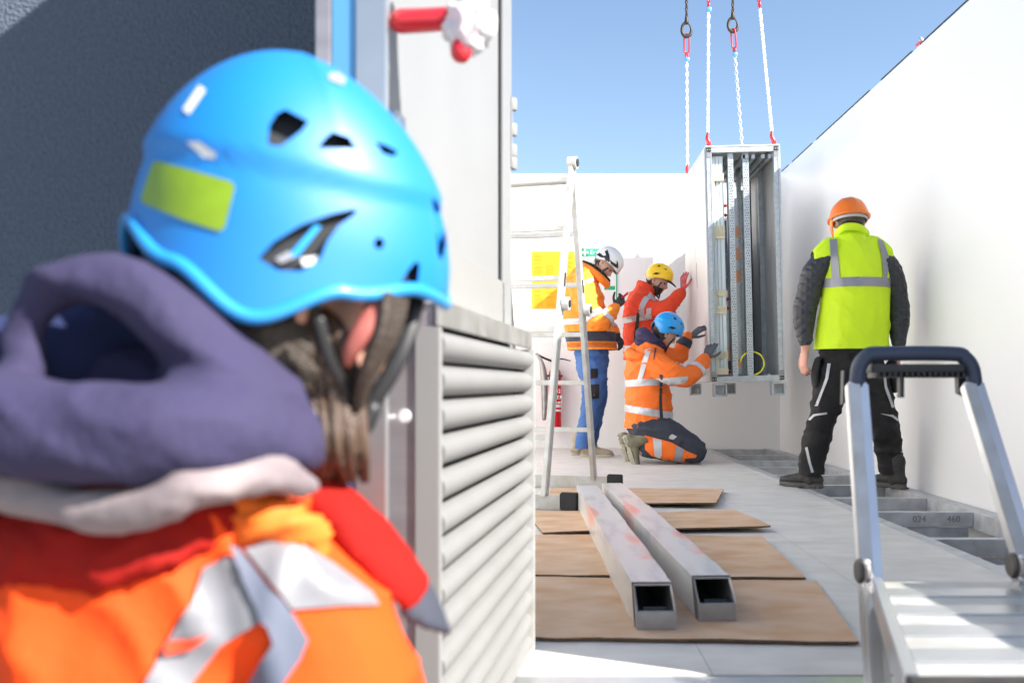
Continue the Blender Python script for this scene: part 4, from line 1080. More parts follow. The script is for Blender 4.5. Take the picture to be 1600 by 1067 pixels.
# ------------------------------------------------------------------ man in the lime vest, seen from behind
D = 6.05
J = lambda x, y, dd=0.0: P(x, y, D+dd)
pa = thing('person', 'man seen from behind in lime safety vest, orange helmet and black trousers', 'person', J(1328, 760))
RA = frame((-0.12, 1, -0.18), (0, 0.15, 1)); hcA = J(1327, 348, 0.02)
hipc = J(1330, 560); 
limbsA = [([J(1327, 352), J(1329, 380), J(1330, 420)], [0.06, 0.062, 0.09], Xv),
          ([J(1330, 400), J(1333, 460), J(1332, 520), J(1330, 565)], [(0.17, .10), (0.16, .11), (0.14, .11), (0.15, .11)], Xv),
          ([J(1290, 402), J(1266, 440), J(1255, 485, .02), J(1258, 528, -.02), J(1258, 548, -.02)], [0.05, 0.045, 0.04, 0.032, 0.026], None),
          ([J(1372, 400), J(1398, 440), J(1408, 485, .02), J(1405, 525, -.02), J(1402, 548, -.02)], [0.05, 0.045, 0.04, 0.032, 0.026], None),
          ([J(1312, 575), J(1293, 645, -.01), J(1268, 735)], [0.07, 0.045, 0.035], None),
          ([J(1348, 575), J(1374, 645, -.01), J(1392, 735)], [0.07, 0.045, 0.035], None)]
make_body(pa, RA, hcA, 1.03, limbsA, M['skin_red'], hands=((J(1258, 549, -.02), V(-0.12, 0.05, -1), V(-1, -0.3, 0), 1, dict(curl=0.45)), (J(1402, 549, -.02), V(0.05, 0.05, -1), V(1, -0.3, 0), -1, dict(curl=0.45))))
hair_cap(pa, RA, hcA, M['hair'], 1.05, -0.055)
_, jm = garment(pa, 'jacket', lambda b: (
    tube(b, [J(1330, 382), J(1331, 400), J(1334, 440), J(1332, 500), J(1330, 556)], [(0.05, .05), (0.13, .085), (0.17, .11), (0.175, .12), (0.18, .125)], 16, side=Xv, sub=3),
    tube(b, [J(1300, 396), J(1274, 425), J(1261, 470, .02), J(1256, 500, .01), J(1258, 532, -.02)], [0.075, 0.078, 0.074, 0.066, 0.046], 12, sub=3),
    tube(b, [J(1362, 394), J(1390, 425), J(1401, 470, .02), J(1404, 500, .01), J(1404, 535, -.02)], [0.075, 0.078, 0.072, 0.066, 0.046], 12, sub=3)),
    M['quilt'], 0.011, 3, 0.0045, 9, 2, cuts=[(J(1258, 541), V(0, 0, -1))])
_, vm = garment(pa, 'vest', lambda b: (
    tube(b, [J(1330, 362), J(1330, 378), J(1332, 398), J(1336, 430), J(1336, 480), J(1331, 530), J(1330, 575)], [(0.075, .065), (0.105, .085), (0.185, .12), (0.205, .155), (0.21, .16), (0.225, .165), (0.235, .17)], 20, side=Xv, sub=4),
    tube(b, [J(1300, 392), J(1284, 404)], [0.085, 0.075], 12, sub=1), tube(b, [J(1360, 390), J(1380, 402)], [0.085, 0.072], 12, sub=1)),
    M['lime'], 0.009, 2, 0.006, 6, 4, axis=V(.8, 0, .6), cuts=[(J(1330, 546), V(0, 0, -1)), (J(1269, 400), V(-0.95, 0, 0.0)), (J(1392, 400), V(0.98, 0, 0.0))])
tape(pa, vm, J(1330, 444), V(0, 0, 1), 0.055, M['tape_grey'], lambda c, n_: True)
for sg, x0, x1 in ((-1, 1296, 1308), (1, 1376, 1388)):
    sewn(pa, vm, [(x0, 368 if sg < 0 else 372), (x0+11, 367 if sg < 0 else 374), (x1+5, 440), (x1-8, 440)] if sg < 0 else [(1371, 373), (1380, 377), (1390, 405), (1385, 441), (1380, 441), (1378, 405)], M['tape_grey'], off=0.005)
pipe('collar', M['lime'], pa, [J(1306, 366, .03), J(1316, 357, -.07), J(1330, 354, -.09), J(1346, 357, -.07), J(1356, 366, .03)], [(0.024, 0.012)]*5, 10, side=Zv)
pipe('neck_warmer', M['black_cloth'], pa, [J(1313, 360, .0), J(1320, 352, -.055), J(1331, 350, -.068), J(1343, 352, -.055), J(1348, 360, .0)], [(0.022, 0.014)]*5, 10, side=Zv)
_, tm = garment(pa, 'trousers', lambda b: (
    tube(b, [J(1330, 535), J(1330, 560), J(1330, 585)], [(0.19, .135), (0.195, .14), (0.17, .13)], 16, side=Xv, sub=3),
    tube(b, [J(1308, 570), J(1298, 610, -.01), J(1287, 650, -.03), J(1273, 700, .02), J(1266, 748)], [0.115, 0.108, 0.088, 0.083, 0.075], 14, sub=4),
    tube(b, [J(1350, 570), J(1366, 610, -.01), J(1378, 650, -.03), J(1387, 695, .02), J(1393, 744)], [0.115, 0.108, 0.092, 0.085, 0.072], 14, sub=4)),
    M['black_cloth'], 0.010, 3, 0.010, 9, 5, cuts=[(V(0, 0, 0.085), V(0, 0, -1))])
for poly in ([(1293, 568), (1298, 568), (1294, 592), (1287, 610), (1278, 634), (1273, 634), (1284, 608), (1290, 590)], [(1263, 655), (1271, 647), (1292, 644), (1292, 647), (1273, 650), (1266, 657)],
             [(1258, 699), (1262, 698), (1267, 722), (1274, 746), (1270, 747), (1263, 722)], [(1379, 577), (1382, 577), (1386, 604), (1397, 636), (1393, 637), (1382, 606)],
             [(1375, 646), (1395, 648), (1404, 655), (1403, 658), (1393, 651)], [(1407, 660), (1411, 660), (1413, 692), (1409, 708), (1406, 704), (1410, 690)]):
    sewn(pa, tm, poly, M['tape'], 'piping', 5)
pipe('thigh_pocket', M['black_cloth'], pa, [J(1278, 562, -.02), J(1274, 582, -.03), J(1274, 602, -.02)], [(0.05, 0.018), (0.055, 0.022), (0.05, 0.018)], 12, side=Yv)
pipe('thigh_pocket', M['black_cloth'], pa, [J(1392, 570, -.02), J(1397, 590, -.03), J(1397, 606, -.02)], [(0.055, 0.03), (0.06, 0.03), (0.05, 0.03)], 12, side=Yv)
foot(pa, M['boot'], M['sole'], V(J(1268, 735).x, D+0.01, 0.095), V(-0.75, 0.62, 0), size=1.0)
foot(pa, M['boot'], M['sole'], V(J(1398, 735).x, D-0.02, 0.095), V(-0.45, 0.85, 0), size=1.0)
bm, rim = dome(RA, hcA+RA @ V(0, 0, 0.028), 0.112, 0.132, 0.125, [(0, 0.0), (180, 0.0)], 56, 18, ribs=14, flare=0.006)
me = bpy.data.meshes.new('h'); bm.to_mesh(me); bm.free(); ho = link_me('helmet', solidify_mesh(me, 0.004), M['orange_helmet'], pa, smooth=True)
bm = bmesh.new(); tube(bm, [hcA+RA @ (V(math.sin(a)*0.115, math.cos(a)*(0.15 if math.cos(a) > 0 else 0.132), 0.026)) for a in [k*PI/12 for k in range(24)]], (0.010), 6, side=RA @ Zv, sub=1, closed=True, cap=False)
link_bm('brim', bm, M['orange_helmet'], ho, smooth=True)
bm = bmesh.new(); tube(bm, [hcA+RA @ (V(math.sin(a)*0.104, math.cos(a)*0.118, 0.012)) for a in [k*PI/12 for k in range(24)]], [(0.014, 0.004)]*24, 6, side=RA @ Zv, sub=1, closed=True, cap=False)
link_bm('headband', bm, M['tape'], ho, smooth=True)
pipe('ear_flap', M['orange_helmet'], ho, [hcA+RA @ V(-0.108, 0.01, 0.02), hcA+RA @ V(-0.100, 0.035, -0.03), hcA+RA @ V(-0.085, 0.06, -0.07)], [(0.022, .006), (0.018, .006), (0.010, .005)], 8, side=RA @ Yv)

# ------------------------------------------------------------------ man with the white helmet
D = 8.7
pb = thing('person', 'man in orange jacket, blue work trousers and white helmet looking down at his gloved hands', 'person', J(925, 705))
RB = frame((0.66, -0.10, -0.70), (0.70, 0, 0.66)); hcB = J(943, 414, -.02)
limbsB = [([J(943, 412), J(930, 428), J(918, 445)], [0.06, 0.062, 0.09], Yv),
          ([J(914, 445), J(918, 500), J(924, 555)], [(0.15, .10), (0.14, .11), (0.14, .10)], Yv),
          ([J(912, 452, -.18), J(938, 505, -.24), J(961, 480, -.12)], [0.05, 0.045, 0.03], None),
          ([J(916, 452, .18), J(946, 505, .2), J(962, 522, .12)], [0.05, 0.045, 0.03], None),
          ([J(922, 560, -.09), J(928, 628, -.1), J(916, 698, -.08)], [0.075, 0.055, 0.04], None),
          ([J(930, 560, .09), J(930, 628, .1), J(922, 698, .1)], [0.075, 0.055, 0.04], None)]
make_body(pb, RB, hcB, 1.0, limbsB, M['skin'])
hair_cap(pb, RB, hcB, M['hair_dark'], 1.0, -0.04)
el, wr = J(938, 505, -.25), J(960, 482, -.14)
_, jb = garment(pb, 'jacket', lambda b: (
    tube(b, [J(934, 425), J(918, 433), J(908, 455), J(912, 490), J(922, 520), J(925, 565)], [(0.08, .08), (0.17, .13), (0.21, .185), (0.215, .20), (0.215, .215), (0.22, .225)], 18, side=Yv, sub=4),
    tube(b, [J(905, 450, -.17), J(918, 478, -.23), el, J(950, 495, -.2), wr], [0.095, 0.09, 0.078, 0.068, 0.052], 12, sub=3),
    tube(b, [J(910, 450, .17), J(935, 485, .2), J(948, 508, .2), J(960, 520, .12)], [0.085, 0.08, 0.07, 0.055], 12, sub=3)),
    M['orange_light'], 0.011, 3, 0.011, 8, 7, cuts=[(J(925, 547), V(0.0, 0, -1))])
tors = lambda c, n_: not near_seg(J(905, 450, -.17), el, 0.11)(c) and not near_seg(el, wr, 0.10)(c)
tape(pb, jb, J(925, 504), V(0, 0, 1), 0.05, M['tape'], tors)
tape(pb, jb, J(925, 527), V(0, 0, 1), 0.085, M['navy_cloth'], lambda c, n_: True, 'dark_hem', 0.003)
tape(pb, jb, J(925, 540), V(0, 0, 1), 0.045, M['lining'], lambda c, n_: True, 'elastic_hem', 0.0)
tape(pb, jb, el.lerp(wr, 0.28), wr-el, 0.05, M['tape'], near_seg(el, wr, 0.12))
tape(pb, jb, J(905, 450, -.17).lerp(el, 0.78), el-J(905, 450, -.17), 0.05, M['tape'], near_seg(J(905, 450, -.17), el, 0.12))
sewn(pb, jb, [(905, 441), (926, 434), (930, 438), (908, 448)], M['tape'])
pipe('collar', M['orange_light'], pb, [J(922, 428, .10), J(908, 418, .05), J(907, 415, -.03), J(922, 422, -.11), J(940, 436, -.11), J(950, 446, -.04)], [(0.035, 0.018)]*6, 10, side=V(0.3, 0, 1))
pipe('collar_lining', M['black_cloth'], pb, [J(922, 420, .08), J(912, 412, .04), J(911, 411, -.03), J(926, 417, -.09), J(942, 430, -.09), J(951, 440, -.03)], [(0.024, 0.014)]*6, 10, side=V(0.3, 0, 1))
glove(pb, M['glove_black'], J(962, 480, -.14), V(0.6, 0.2, 0.75), V(0.5, -0.8, 0.2), -1, curl=0.7, wr=(0.036, 0.03))
glove(pb, M['glove_black'], J(962, 522, .10), V(0.45, -0.2, -0.75), V(0.6, -0.7, 0.3), 1, curl=0.6, wr=(0.036, 0.03))
_, tb = garment(pb, 'trousers', lambda b: (
    tube(b, [J(924, 540), J(925, 565), J(926, 580)], [(0.17, .15), (0.17, .145), (0.15, .13)], 16, side=Yv, sub=3),
    tube(b, [J(924, 570, -.09), J(928, 605, -.1), J(922, 640, -.1), J(914, 680, -.08), J(912, 707, -.08)], [0.115, 0.106, 0.090, 0.078, 0.080], 14, sub=4),
    tube(b, [J(930, 570, .09), J(932, 605, .1), J(930, 640, .1), J(922, 680, .1), J(921, 707, .1)], [0.112, 0.10, 0.086, 0.076, 0.078], 14, sub=4)),
    M['blue_cloth'], 0.010, 3, 0.009, 8, 8, cuts=[(V(0, 0, 0.075), V(0, 0, -1))])
sewn(pb, tb, [(923, 576), (934, 576), (934, 590), (923, 592)], M['black_cloth'], 'knee_pocket', 5)
sewn(pb, tb, [(921, 601), (936, 600), (936, 622), (923, 624)], M['black_cloth'], 'knee_pocket', 5)
sewn(pb, tb, [(901, 648), (903, 640), (904, 655), (902, 664)], M['tape'], 'tape_mark', 5)
foot(pb, M['shoe_beige'], M['sole_pale'], V(J(921, 700).x, D-0.06, 0.09), V(1, -0.15, 0))
foot(pb, M['shoe_beige'], M['sole_pale'], V(J(905, 700).x, D+0.12, 0.09), V(1, 0.1, 0))
hw, hwm = climbing_helmet(pb, RB, hcB+RB @ V(0, 0.005, 0.040), M['white_helmet'], M['white_paint'], 0.90, vents=False)
for poly in ([(932, 398), (937, 395), (943, 400), (947, 399), (945, 393), (949, 390), (952, 398), (953, 408), (949, 411), (944, 408), (945, 403), (938, 402)], [(953, 406), (958, 410), (963, 413), (964, 406), (966, 412), (966, 420), (960, 417), (954, 412)], [(929, 405), (935, 404), (944, 409), (945, 413), (935, 411)]):
    try: sewn(hw, hwm, poly, M['black'], 'black_band', 3, 0.002)
    except Exception: pass
straps(pb, RB, hcB, 1.0)
ph = bmesh.new(); beam(ph, J(971, 466, -.14), J(981, 458, -.13), 0.075, 0.010, V(0.2, 1, 0)); 
tag(link_bm('phone', ph, M['red_paint'], None, bevel=0.002), 'small red handheld device held by the man in the white helmet', 'device')

# ------------------------------------------------------------------ man with the yellow helmet
D = 9.1
pc = thing('person', 'man in red-orange jacket and yellow helmet pressing a red glove on the cabinet side', 'person', J(1003, 706))
RC = frame((0.90, -0.28, -0.30), (0.28, 0, 0.95)); hcC = J(1026, 441, -.02)
shC, elC, wrC = J(1000, 475, -.19), J(1037, 483, -.26), J(1060, 456, -.10)
limbsC = [([J(1024, 440), J(1014, 455), J(1008, 470)], [0.058, 0.06, 0.09], Yv),
          ([J(1006, 470), J(1005, 520), J(1003, 565)], [(0.15, .10), (0.14, .10), (0.14, .10)], Yv),
          ([shC, elC, wrC], [0.05, 0.042, 0.03], None), ([J(1008, 475, .19), J(1035, 500, .2), J(1050, 485, .12)], [0.05, 0.042, 0.03], None),
          ([J(1002, 570, -.09), J(1004, 638, -.09), J(998, 690, -.08)], [0.075, 0.055, 0.04], None), ([J(1004, 570, .1), J(1006, 638, .1), J(1000, 690, .1)], [0.075, 0.055, 0.04], None)]
make_body(pc, RC, hcC, 1.0, limbsC, M['skin'])
hair_cap(pc, RC, hcC, M['hair_dark'], 1.0, -0.04)
bm = head_shape(RC, hcC, 1.0, 0.004); inv = RC.transposed(); dele = []
for f in bm.faces:
    q = inv @ (f.calc_center_median()-hcC)
    if q.z > -0.042 or q.y < 0.0 or (abs(q.x) < 0.022 and q.z > -0.080 and q.y > 0.05): dele.append(f)
bmesh.ops.delete(bm, geom=dele, context='FACES'); link_bm('beard', bm, M['hair_dark'], pc, smooth=True)
_, jc = garment(pc, 'jacket', lambda b: (
    tube(b, [J(1016, 453), J(1008, 460), J(1003, 480), J(1004, 515), J(1004, 550), J(1003, 590)], [(0.085, .075), (0.16, .12), (0.20, .165), (0.205, .175), (0.205, .18), (0.205, .18)], 18, side=Yv, sub=4),
    tube(b, [J(996, 473, -.15), J(1018, 484, -.24), elC, J(1052, 470, -.18), J(1063, 459, -.11)], [0.09, 0.085, 0.078, 0.064, 0.05], 12, sub=3),
    tube(b, [J(1006, 475, .17), J(1034, 500, .2), J(1048, 488, .12)], [0.085, 0.075, 0.055], 12, sub=3)),
    M['red_orange'], 0.011, 3, 0.011, 8, 11, cuts=[(J(1003, 562), V(0, 0, -1))])
armC = lambda c, n_=None: near_seg(J(996, 473, -.15), elC, 0.12)(c) or near_seg(elC, wrC, 0.11)(c)
tape(pc, jc, J(1003, 498), V(-0.12, 0, 1), 0.055, M['tape'], lambda c, n_: not armC(c))
tape(pc, jc, J(1003, 545), V(0, 0, 1), 0.05, M['tape'], lambda c, n_: not armC(c))
a0 = J(996, 473, -.15)
tape(pc, jc, a0.lerp(elC, 0.38), elC-a0, 0.055, M['tape'], near_seg(a0, elC, 0.13))
tape(pc, jc, a0.lerp(elC, 0.92)+V(.02, 0, .01), V(1, 0, 0.1), 0.055, M['tape'], near_seg(a0, wrC, 0.16))
sewn(pc, jc, [(996, 484), (1000, 484), (997, 530), (990, 545), (991, 520)], M['black'], 'side_stripe', 6)
sewn(pc, jc, [(1010, 482), (1018, 481), (1017, 491), (1010, 491)], M['tape'], 'chest_tape', 5)
pipe('collar', M['red_orange'], pc, [J(1016, 455, .10), J(1000, 449, .06), J(998, 446, -.03), J(1008, 450, -.10), J(1018, 458, -.08)], [(0.05, 0.02)]*5, 10, side=Zv)
_, tc_ = garment(pc, 'trousers', lambda b: (
    tube(b, [J(1003, 545), J(1003, 575)], [(0.17, .14), (0.16, .13)], 16, side=Yv, sub=1),
    tube(b, [J(1001, 570, -.09), J(1004, 638, -.09), J(999, 696, -.08)], [0.115, 0.09, 0.08], 14, sub=4), tube(b, [J(1004, 570, .1), J(1006, 638, .1), J(1000, 696, .1)], [0.11, 0.09, 0.08], 14, sub=4)),
    M['navy_cloth'], 0.012, 3, 0.009, 8, 12)
foot(pc, M['boot'], M['sole'], V(J(1000, 700).x, D-0.08, 0.09), V(1, -0.1, 0)); foot(pc, M['boot'], M['sole'], V(J(1002, 700).x, D+0.12, 0.09), V(1, 0.1, 0))
glove(pc, M['glove_red'], J(1067, 453, -.08), V(0.06, 0.0, 1), V(-1, -0.55, 0.1), 1, curl=0.12, spread=0.3, wr=(0.036, 0.03))
hy, hym = climbing_helmet(pc, RC, hcC+RC @ V(0, 0.005, 0.048), M['yellow_helmet'], M['yellow_helmet'], 0.84, vents=True)
pk = bmesh.new(); cc_ = hcC+RC @ V(0, 0.085, 0.035)
tube(pk, [hcC+RC @ p for p in (V(0, 0.06, 0.045), V(0, 0.11, 0.038), V(0, 0.155, 0.022), V(0, 0.178, 0.010))], [(0.078, 0.012), (0.076, 0.009), (0.060, 0.008), (0.03, 0.006)], 14, side=RC @ Xv, sub=3)
bmesh.ops.recalc_face_normals(pk, faces=pk.faces); link_bm('cap_peak', pk, M['liner'], pc, smooth=True)
lathe('ear_cup', M['chain'], pc, [(0.012, 0), (0.016, 0.003), (0.012, 0.006)], hcC+RC @ V(0.088, -0.06, 0.0)+V(0, -.01, 0), 12, 'y')
straps(pc, RC, hcC, 1.0)

# ------------------------------------------------------------------ kneeling man with the blue helmet
D = 8.0
pd = thing('person', 'kneeling worker in orange jacket and blue helmet steadying the hanging cabinet', 'person', J(1030, 722))
RD = frame((0.86, 0.30, -0.42), (0.42, 0, 0.90)); hcD = J(1038, 521, -.02)
shD, elD, wrD = J(1016, 566, -.17), J(1076, 588, -.20), J(1101, 560, -.03)
sh2, el2, wr2 = J(1030, 556, .17), J(1058, 560, .25), J(1074, 528, .25)
kn1, kn2 = V(J(1086, 700, -.16).x, D-.16, 0.095), V(J(1083, 700, .12).x, D+.14, 0.095)
an1, an2 = V(J(1006, 700, -.16).x, D-.15, 0.10), V(J(1000, 700, .12).x, D+.12, 0.10)
limbsD = [([J(1036, 520), J(1026, 535), J(1018, 550)], [0.058, 0.062, 0.09], Yv),
          ([J(1016, 550), J(1012, 600), J(1010, 655)], [(0.15, .10), (0.14, .11), (0.15, .12)], Yv),
          ([shD, elD, wrD], [0.05, 0.042, 0.03], None), ([sh2, el2, wr2], [0.05, 0.042, 0.03], None),
          ([J(1012, 658, -.1), kn1, an1], [0.085, 0.05, 0.04], None), ([J(1012, 658, .1), kn2, an2], [0.085, 0.05, 0.04], None)]
make_body(pd, RD, hcD, 1.0, limbsD, M['skin'])
hair_cap(pd, RD, hcD, M['hair_dark'], 1.0, -0.06)
_, jd = garment(pd, 'jacket', lambda b: (
    tube(b, [J(1030, 536), J(1020, 545), J(1012, 570), J(1012, 605), J(1013, 635), J(1012, 690)], [(0.085, .08), (0.17, .13), (0.21, .175), (0.215, .182), (0.22, .19), (0.225, .19)], 20, side=Yv, sub=4),
    tube(b, [J(1012, 562, -.14), J(1040, 576, -.24), J(1062, 588, -.27), elD, J(1092, 575, -.12), J(1100, 563, -.04)], [0.10, 0.095, 0.085, 0.077, 0.066, 0.054], 12, sub=3),
    tube(b, [sh2, el2, J(1066, 545, .25), wr2], [0.095, 0.08, 0.066, 0.05], 12, sub=3)),
    M['orange'], 0.010, 3, 0.010, 8, 14, cuts=[(J(1013, 668), V(0.0, 0, -1))])
shA_ = J(1012, 562, -.14)
armD = lambda c, n_=None: near_seg(shA_+V(.08, 0, 0), elD, 0.125)(c) or near_seg(elD, wrD, 0.11)(c) or near_seg(el2, wr2, 0.12)(c)
tape(pd, jd, J(1013, 597), V(-0.06, 0, 1), 0.055, M['tape'], lambda c, n_: not armD(c))
tape(pd, jd, J(1013, 643), V(0.16, 0, 1), 0.055, M['tape'], lambda c, n_: True)
tape(pd, jd, shA_.lerp(elD, 0.72), elD-shA_, 0.06, M['tape'], near_seg(shA_, elD, 0.14))
tape(pd, jd, elD.lerp(wrD, 0.34), wrD-elD, 0.045, M['tape'], near_seg(elD, wrD, 0.12))
sewn(pd, jd, [(1008, 546), (1018, 544), (1009, 574), (1003, 594), (996, 593)], M['tape'])
sewn(pd, jd, [(1031, 584), (1036, 586), (1034, 625), (1037, 662), (1031, 667), (1030, 628)], M['navy_cloth'], 'side_stripe', 6)
sewn(pd, jd, [(1023, 543), (1026, 544), (1022, 562), (1021, 562)], M['navy_cloth'], 'side_stripe', 5)
tape(pd, jd, el2.lerp(wr2, 0.78), wr2-el2, 0.07, M['navy_cloth'], near_seg(el2, wr2, 0.10), 'cuff')
# jacket hood lying on the shoulders, purple scarf above it
hm = organic(lambda b: (tube(b, [J(990, 549, .12), J(985, 552, 0), J(988, 554, -.14), J(1004, 556, -.20), J(1022, 553, -.16)], [0.035, 0.042, 0.042, 0.036, 0.028], 12, sub=3), tube(b, [J(996, 547, 0), J(1010, 552, -.06)], [0.07, 0.055], 12, sub=1)), 0.012, 3)
wrinkle(hm, 0.012, 9, 3); link_me('hood', hm, M['orange'], pd, smooth=True)
hm = organic(lambda b: (tube(b, [J(1010, 528, .10), J(1002, 522, .02), J(1004, 520, -.07), J(1016, 526, -.12), J(1030, 538, -.10), J(1038, 545, -.03)], [0.04, 0.045, 0.045, 0.04, 0.035, 0.025], 12, sub=3), tube(b, [J(998, 533, 0.03), J(1000, 536, -.08), J(1016, 540, -.10)], [0.035, 0.035, 0.03], 12, sub=3)), 0.010, 3)
wrinkle(hm, 0.008, 12, 5); link_me('scarf', hm, M['purple'], pd, smooth=True)
_, td = garment(pd, 'trousers', lambda b: (
    tube(b, [J(1012, 640), J(1012, 668)], [(0.19, .165), (0.19, .165)], 16, side=Yv, sub=1),
    tube(b, [J(1012, 668, -.1), J(1045, 680, -.13), kn1+V(0.0, 0, .01)], [0.135, 0.125, 0.095], 14, sub=4), tube(b, [kn1, kn1.lerp(an1, 0.5)+V(0, 0, 0.015), an1+V(.02, 0, 0.02)], [0.09, 0.095, 0.068], 14, sub=4),
    tube(b, [J(1012, 668, .1), J(1045, 680, .13), kn2+V(0.0, 0, .01)], [0.13, 0.12, 0.095], 14, sub=4), tube(b, [kn2, kn2.lerp(an2, 0.5), an2+V(.02, 0, 0.02)], [0.09, 0.085, 0.068], 14, sub=4)),
    M['navy_cloth'], 0.010, 3, 0.008, 9, 15, cuts=[(V(0, 0, 0.004), V(0, 0, -1))])
sewn(pd, td, [(1007, 680), (1022, 683), (1050, 691), (1072, 704), (1089, 711), (1087, 715), (1070, 716), (1070, 722), (1040, 719), (1018, 712), (1008, 702)], M['orange'], 'orange_panel', 5, 0.003)
sewn(pd, td, [(1020, 683.5), (1034, 687), (1034, 712), (1030, 716), (1023, 712)], M['tape'], 'tape', 5, 0.006)
sewn(pd, td, [(1056, 696), (1069, 702), (1064, 722), (1053, 719)], M['tape_grey'], 'tape', 5, 0.006)
sewn(pd, td, [(1046, 681), (1050, 678), (1058, 682), (1052, 687), (1045, 685)], M['tape'], 'badge', 4, 0.005)
foot(pd, M['boot_olive'], M['sole_pale'], an1+V(-0.055, -.01, 0.075), V(0.30, 0.05, -0.95), V(1, 0, 0.3), 1.0)
foot(pd, M['boot_olive'], M['sole_pale'], an2+V(-0.075, .0, 0.075), V(0.25, -0.05, -0.95), V(1, 0, 0.3), 1.0)
glove(pd, M['glove'], J(1103, 559, -.02), V(0.45, 0.30, 0.88), V(-0.25, -0.92, 0.25), 1, curl=0.28, wr=(0.036, 0.030), curls=(0.12, 0.25, 0.45, 0.5))
glove(pd, M['glove'], J(1078, 527, .25), V(0.74, -0.0, 0.62), V(-0.6, -0.45, 0.6), 1, curl=0.15, spread=0.25, wr=(0.036, 0.030))
hd_, hdm = climbing_helmet(pd, RD, hcD+RD @ V(0, 0.005, 0.042), M['blue_helmet'], M['sky_rim'], 0.88)
straps(pd, RD, hcD, 1.0)

# ------------------------------------------------------------------ woman in the foreground, close to the camera
D = 0.94
pe = thing('person', 'worker with sky blue climbing helmet and purple hood in the near foreground, seen from behind', 'person', V(-0.32, 0.95, -0.85))
yaw = math.radians(33)
fE = V(math.cos(yaw)*math.cos(math.radians(9)), math.sin(yaw)*math.cos(math.radians(9)), -math.sin(math.radians(11)))
RE = frame(fE, V(0.16, 0, 1)); cE = P(456, 402, 0.94)
hcE = cE+RE @ V(0, 0.012, -0.052)
J = lambda x, y, dd=0.0: P(x, y, D+dd)
limbsE = [([hcE+RE @ V(0, -0.02, -0.03), J(430, 640, .01), J(340, 760, .0)], [0.055, 0.055, 0.08], Xv),
          ([J(300, 800, .0), J(260, 1100, .02), V(-0.35, 0.98, 0.1), V(-0.35, 0.98, -0.05)], [(0.13, .08), (0.15, .10), (0.13, .09), (0.15, .10)], Xv),
          ([J(420, 860, .0), J(540, 1200, .0), V(-0.14, 1.05, 0.10), V(-0.12, 1.22, 0.15)], [0.05, 0.042, 0.035, 0.025], None),
          ([J(120, 860, .0), V(-0.56, 0.95, 0.30), V(-0.57, 1.05, 0.10), V(-0.5, 1.2, 0.1)], [0.05, 0.042, 0.035, 0.025], None),
          ([V(-0.28, 0.98, -0.05), V(-0.27, 0.98, -0.42), V(-0.27, 0.98, -0.78)], [0.08, 0.055, 0.04], None), ([V(-0.42, 0.98, -0.05), V(-0.43, 0.98, -0.42), V(-0.43, 0.98, -0.78)], [0.08, 0.055, 0.04], None)]
make_body(pe, RE, hcE, 0.98, limbsE, M['skin_red'], 0.007)
# helmet
rimE = [(0, 0.004), (28, -0.012), (55, -0.010), (85, -0.030), (114, -0.068), (145, -0.036), (180, -0.004)]
cre = lambda ph: 0.060+0.012*math.cos(ph)+0.006*math.cos(2*ph)
AX, AY, AZ = 0.131, 0.150, 0.176
bm, rim = dome(RE, cE, AX, AY, AZ, rimE, 120, 40, crease=cre, bulge=True)
me = bpy.data.meshes.new('h'); bm.to_mesh(me); bm.free()
tmpb = bvh_of(me)
vents = [[(418, 222), (421, 196), (432, 178), (446, 171), (482, 190), (472, 204), (440, 228), (424, 228)], [(496, 232), (508, 216), (520, 206), (545, 214), (558, 233)],
         [(585, 221), (605, 228), (622, 238), (615, 245), (598, 240)], [(404, 404), (428, 378), (470, 352), (520, 334), (556, 326), (556, 334), (530, 352), (512, 376), (500, 405), (470, 424), (436, 423)],
         [(584, 381), (588, 372), (596, 372), (601, 380), (596, 389), (588, 389)], [(627, 440), (638, 422), (650, 408), (656, 414), (652, 449), (640, 450)],
         [(674, 308), (684, 318), (694, 345), (697, 380), (690, 408), (684, 396), (682, 350)]]
cu = []
cam_p = V(0, 0, EYE)
mir = lambda p: cE+RE @ (Matrix.Diagonal((-1, 1, 1)) @ (RE.transposed() @ (p-cE)))
for poly in vents:
    hits = []
    for x, y in poly:
        d = (P(x, y, 1.0)-cam_p).normalized(); h_, n_, i_, ds = tmpb.ray_cast(cam_p, d)
        hits.append((d, ds if h_ is not None else None))
    dm = [ds for d, ds in hits if ds]; dm = sum(dm)/len(dm)
    a = [cam_p+d*((ds or dm)-0.03) for d, ds in hits]; b = [cam_p+d*((ds or dm)+0.028) for d, ds in hits]
    for f_ in (lambda p: p, mir):
        g = bmesh.new(); a_ = [g.verts.new(f_(p)) for p in a]; b_ = [g.verts.new(f_(p)) for p in b]; n_ = len(a_)
        g.faces.new(a_); g.faces.new(b_[::-1])
        for k in range(n_): g.faces.new([a_[k], a_[(k+1) % n_], b_[(k+1) % n_], b_[k]])
        bmesh.ops.recalc_face_normals(g, faces=g.faces); cu.append(g)
me2 = solidify_mesh(me, 0.007, cu)
he = link_me('helmet', me2, M['sky_helmet'], pe, smooth='auto')
bmx, rim2 = dome(RE, cE, AX, AY, AZ, rimE, 120, 40, crease=cre, bulge=True); mref = bpy.data.meshes.new('r'); bmx.to_mesh(mref); bmx.free()
bm = bmesh.new(); tube(bm, rim2, 0.0062, 8, sub=1, closed=True, cap=False); link_bm('rim', bm, M['sky_rim'], he, smooth=True)
bm, _ = dome(RE, cE, AX-0.012, AY-0.012, AZ-0.012, [(a, z+0.006) for a, z in rimE], 64, 20, bulge=True)
link_bm('liner', bm, M['liner'], he, smooth=True)
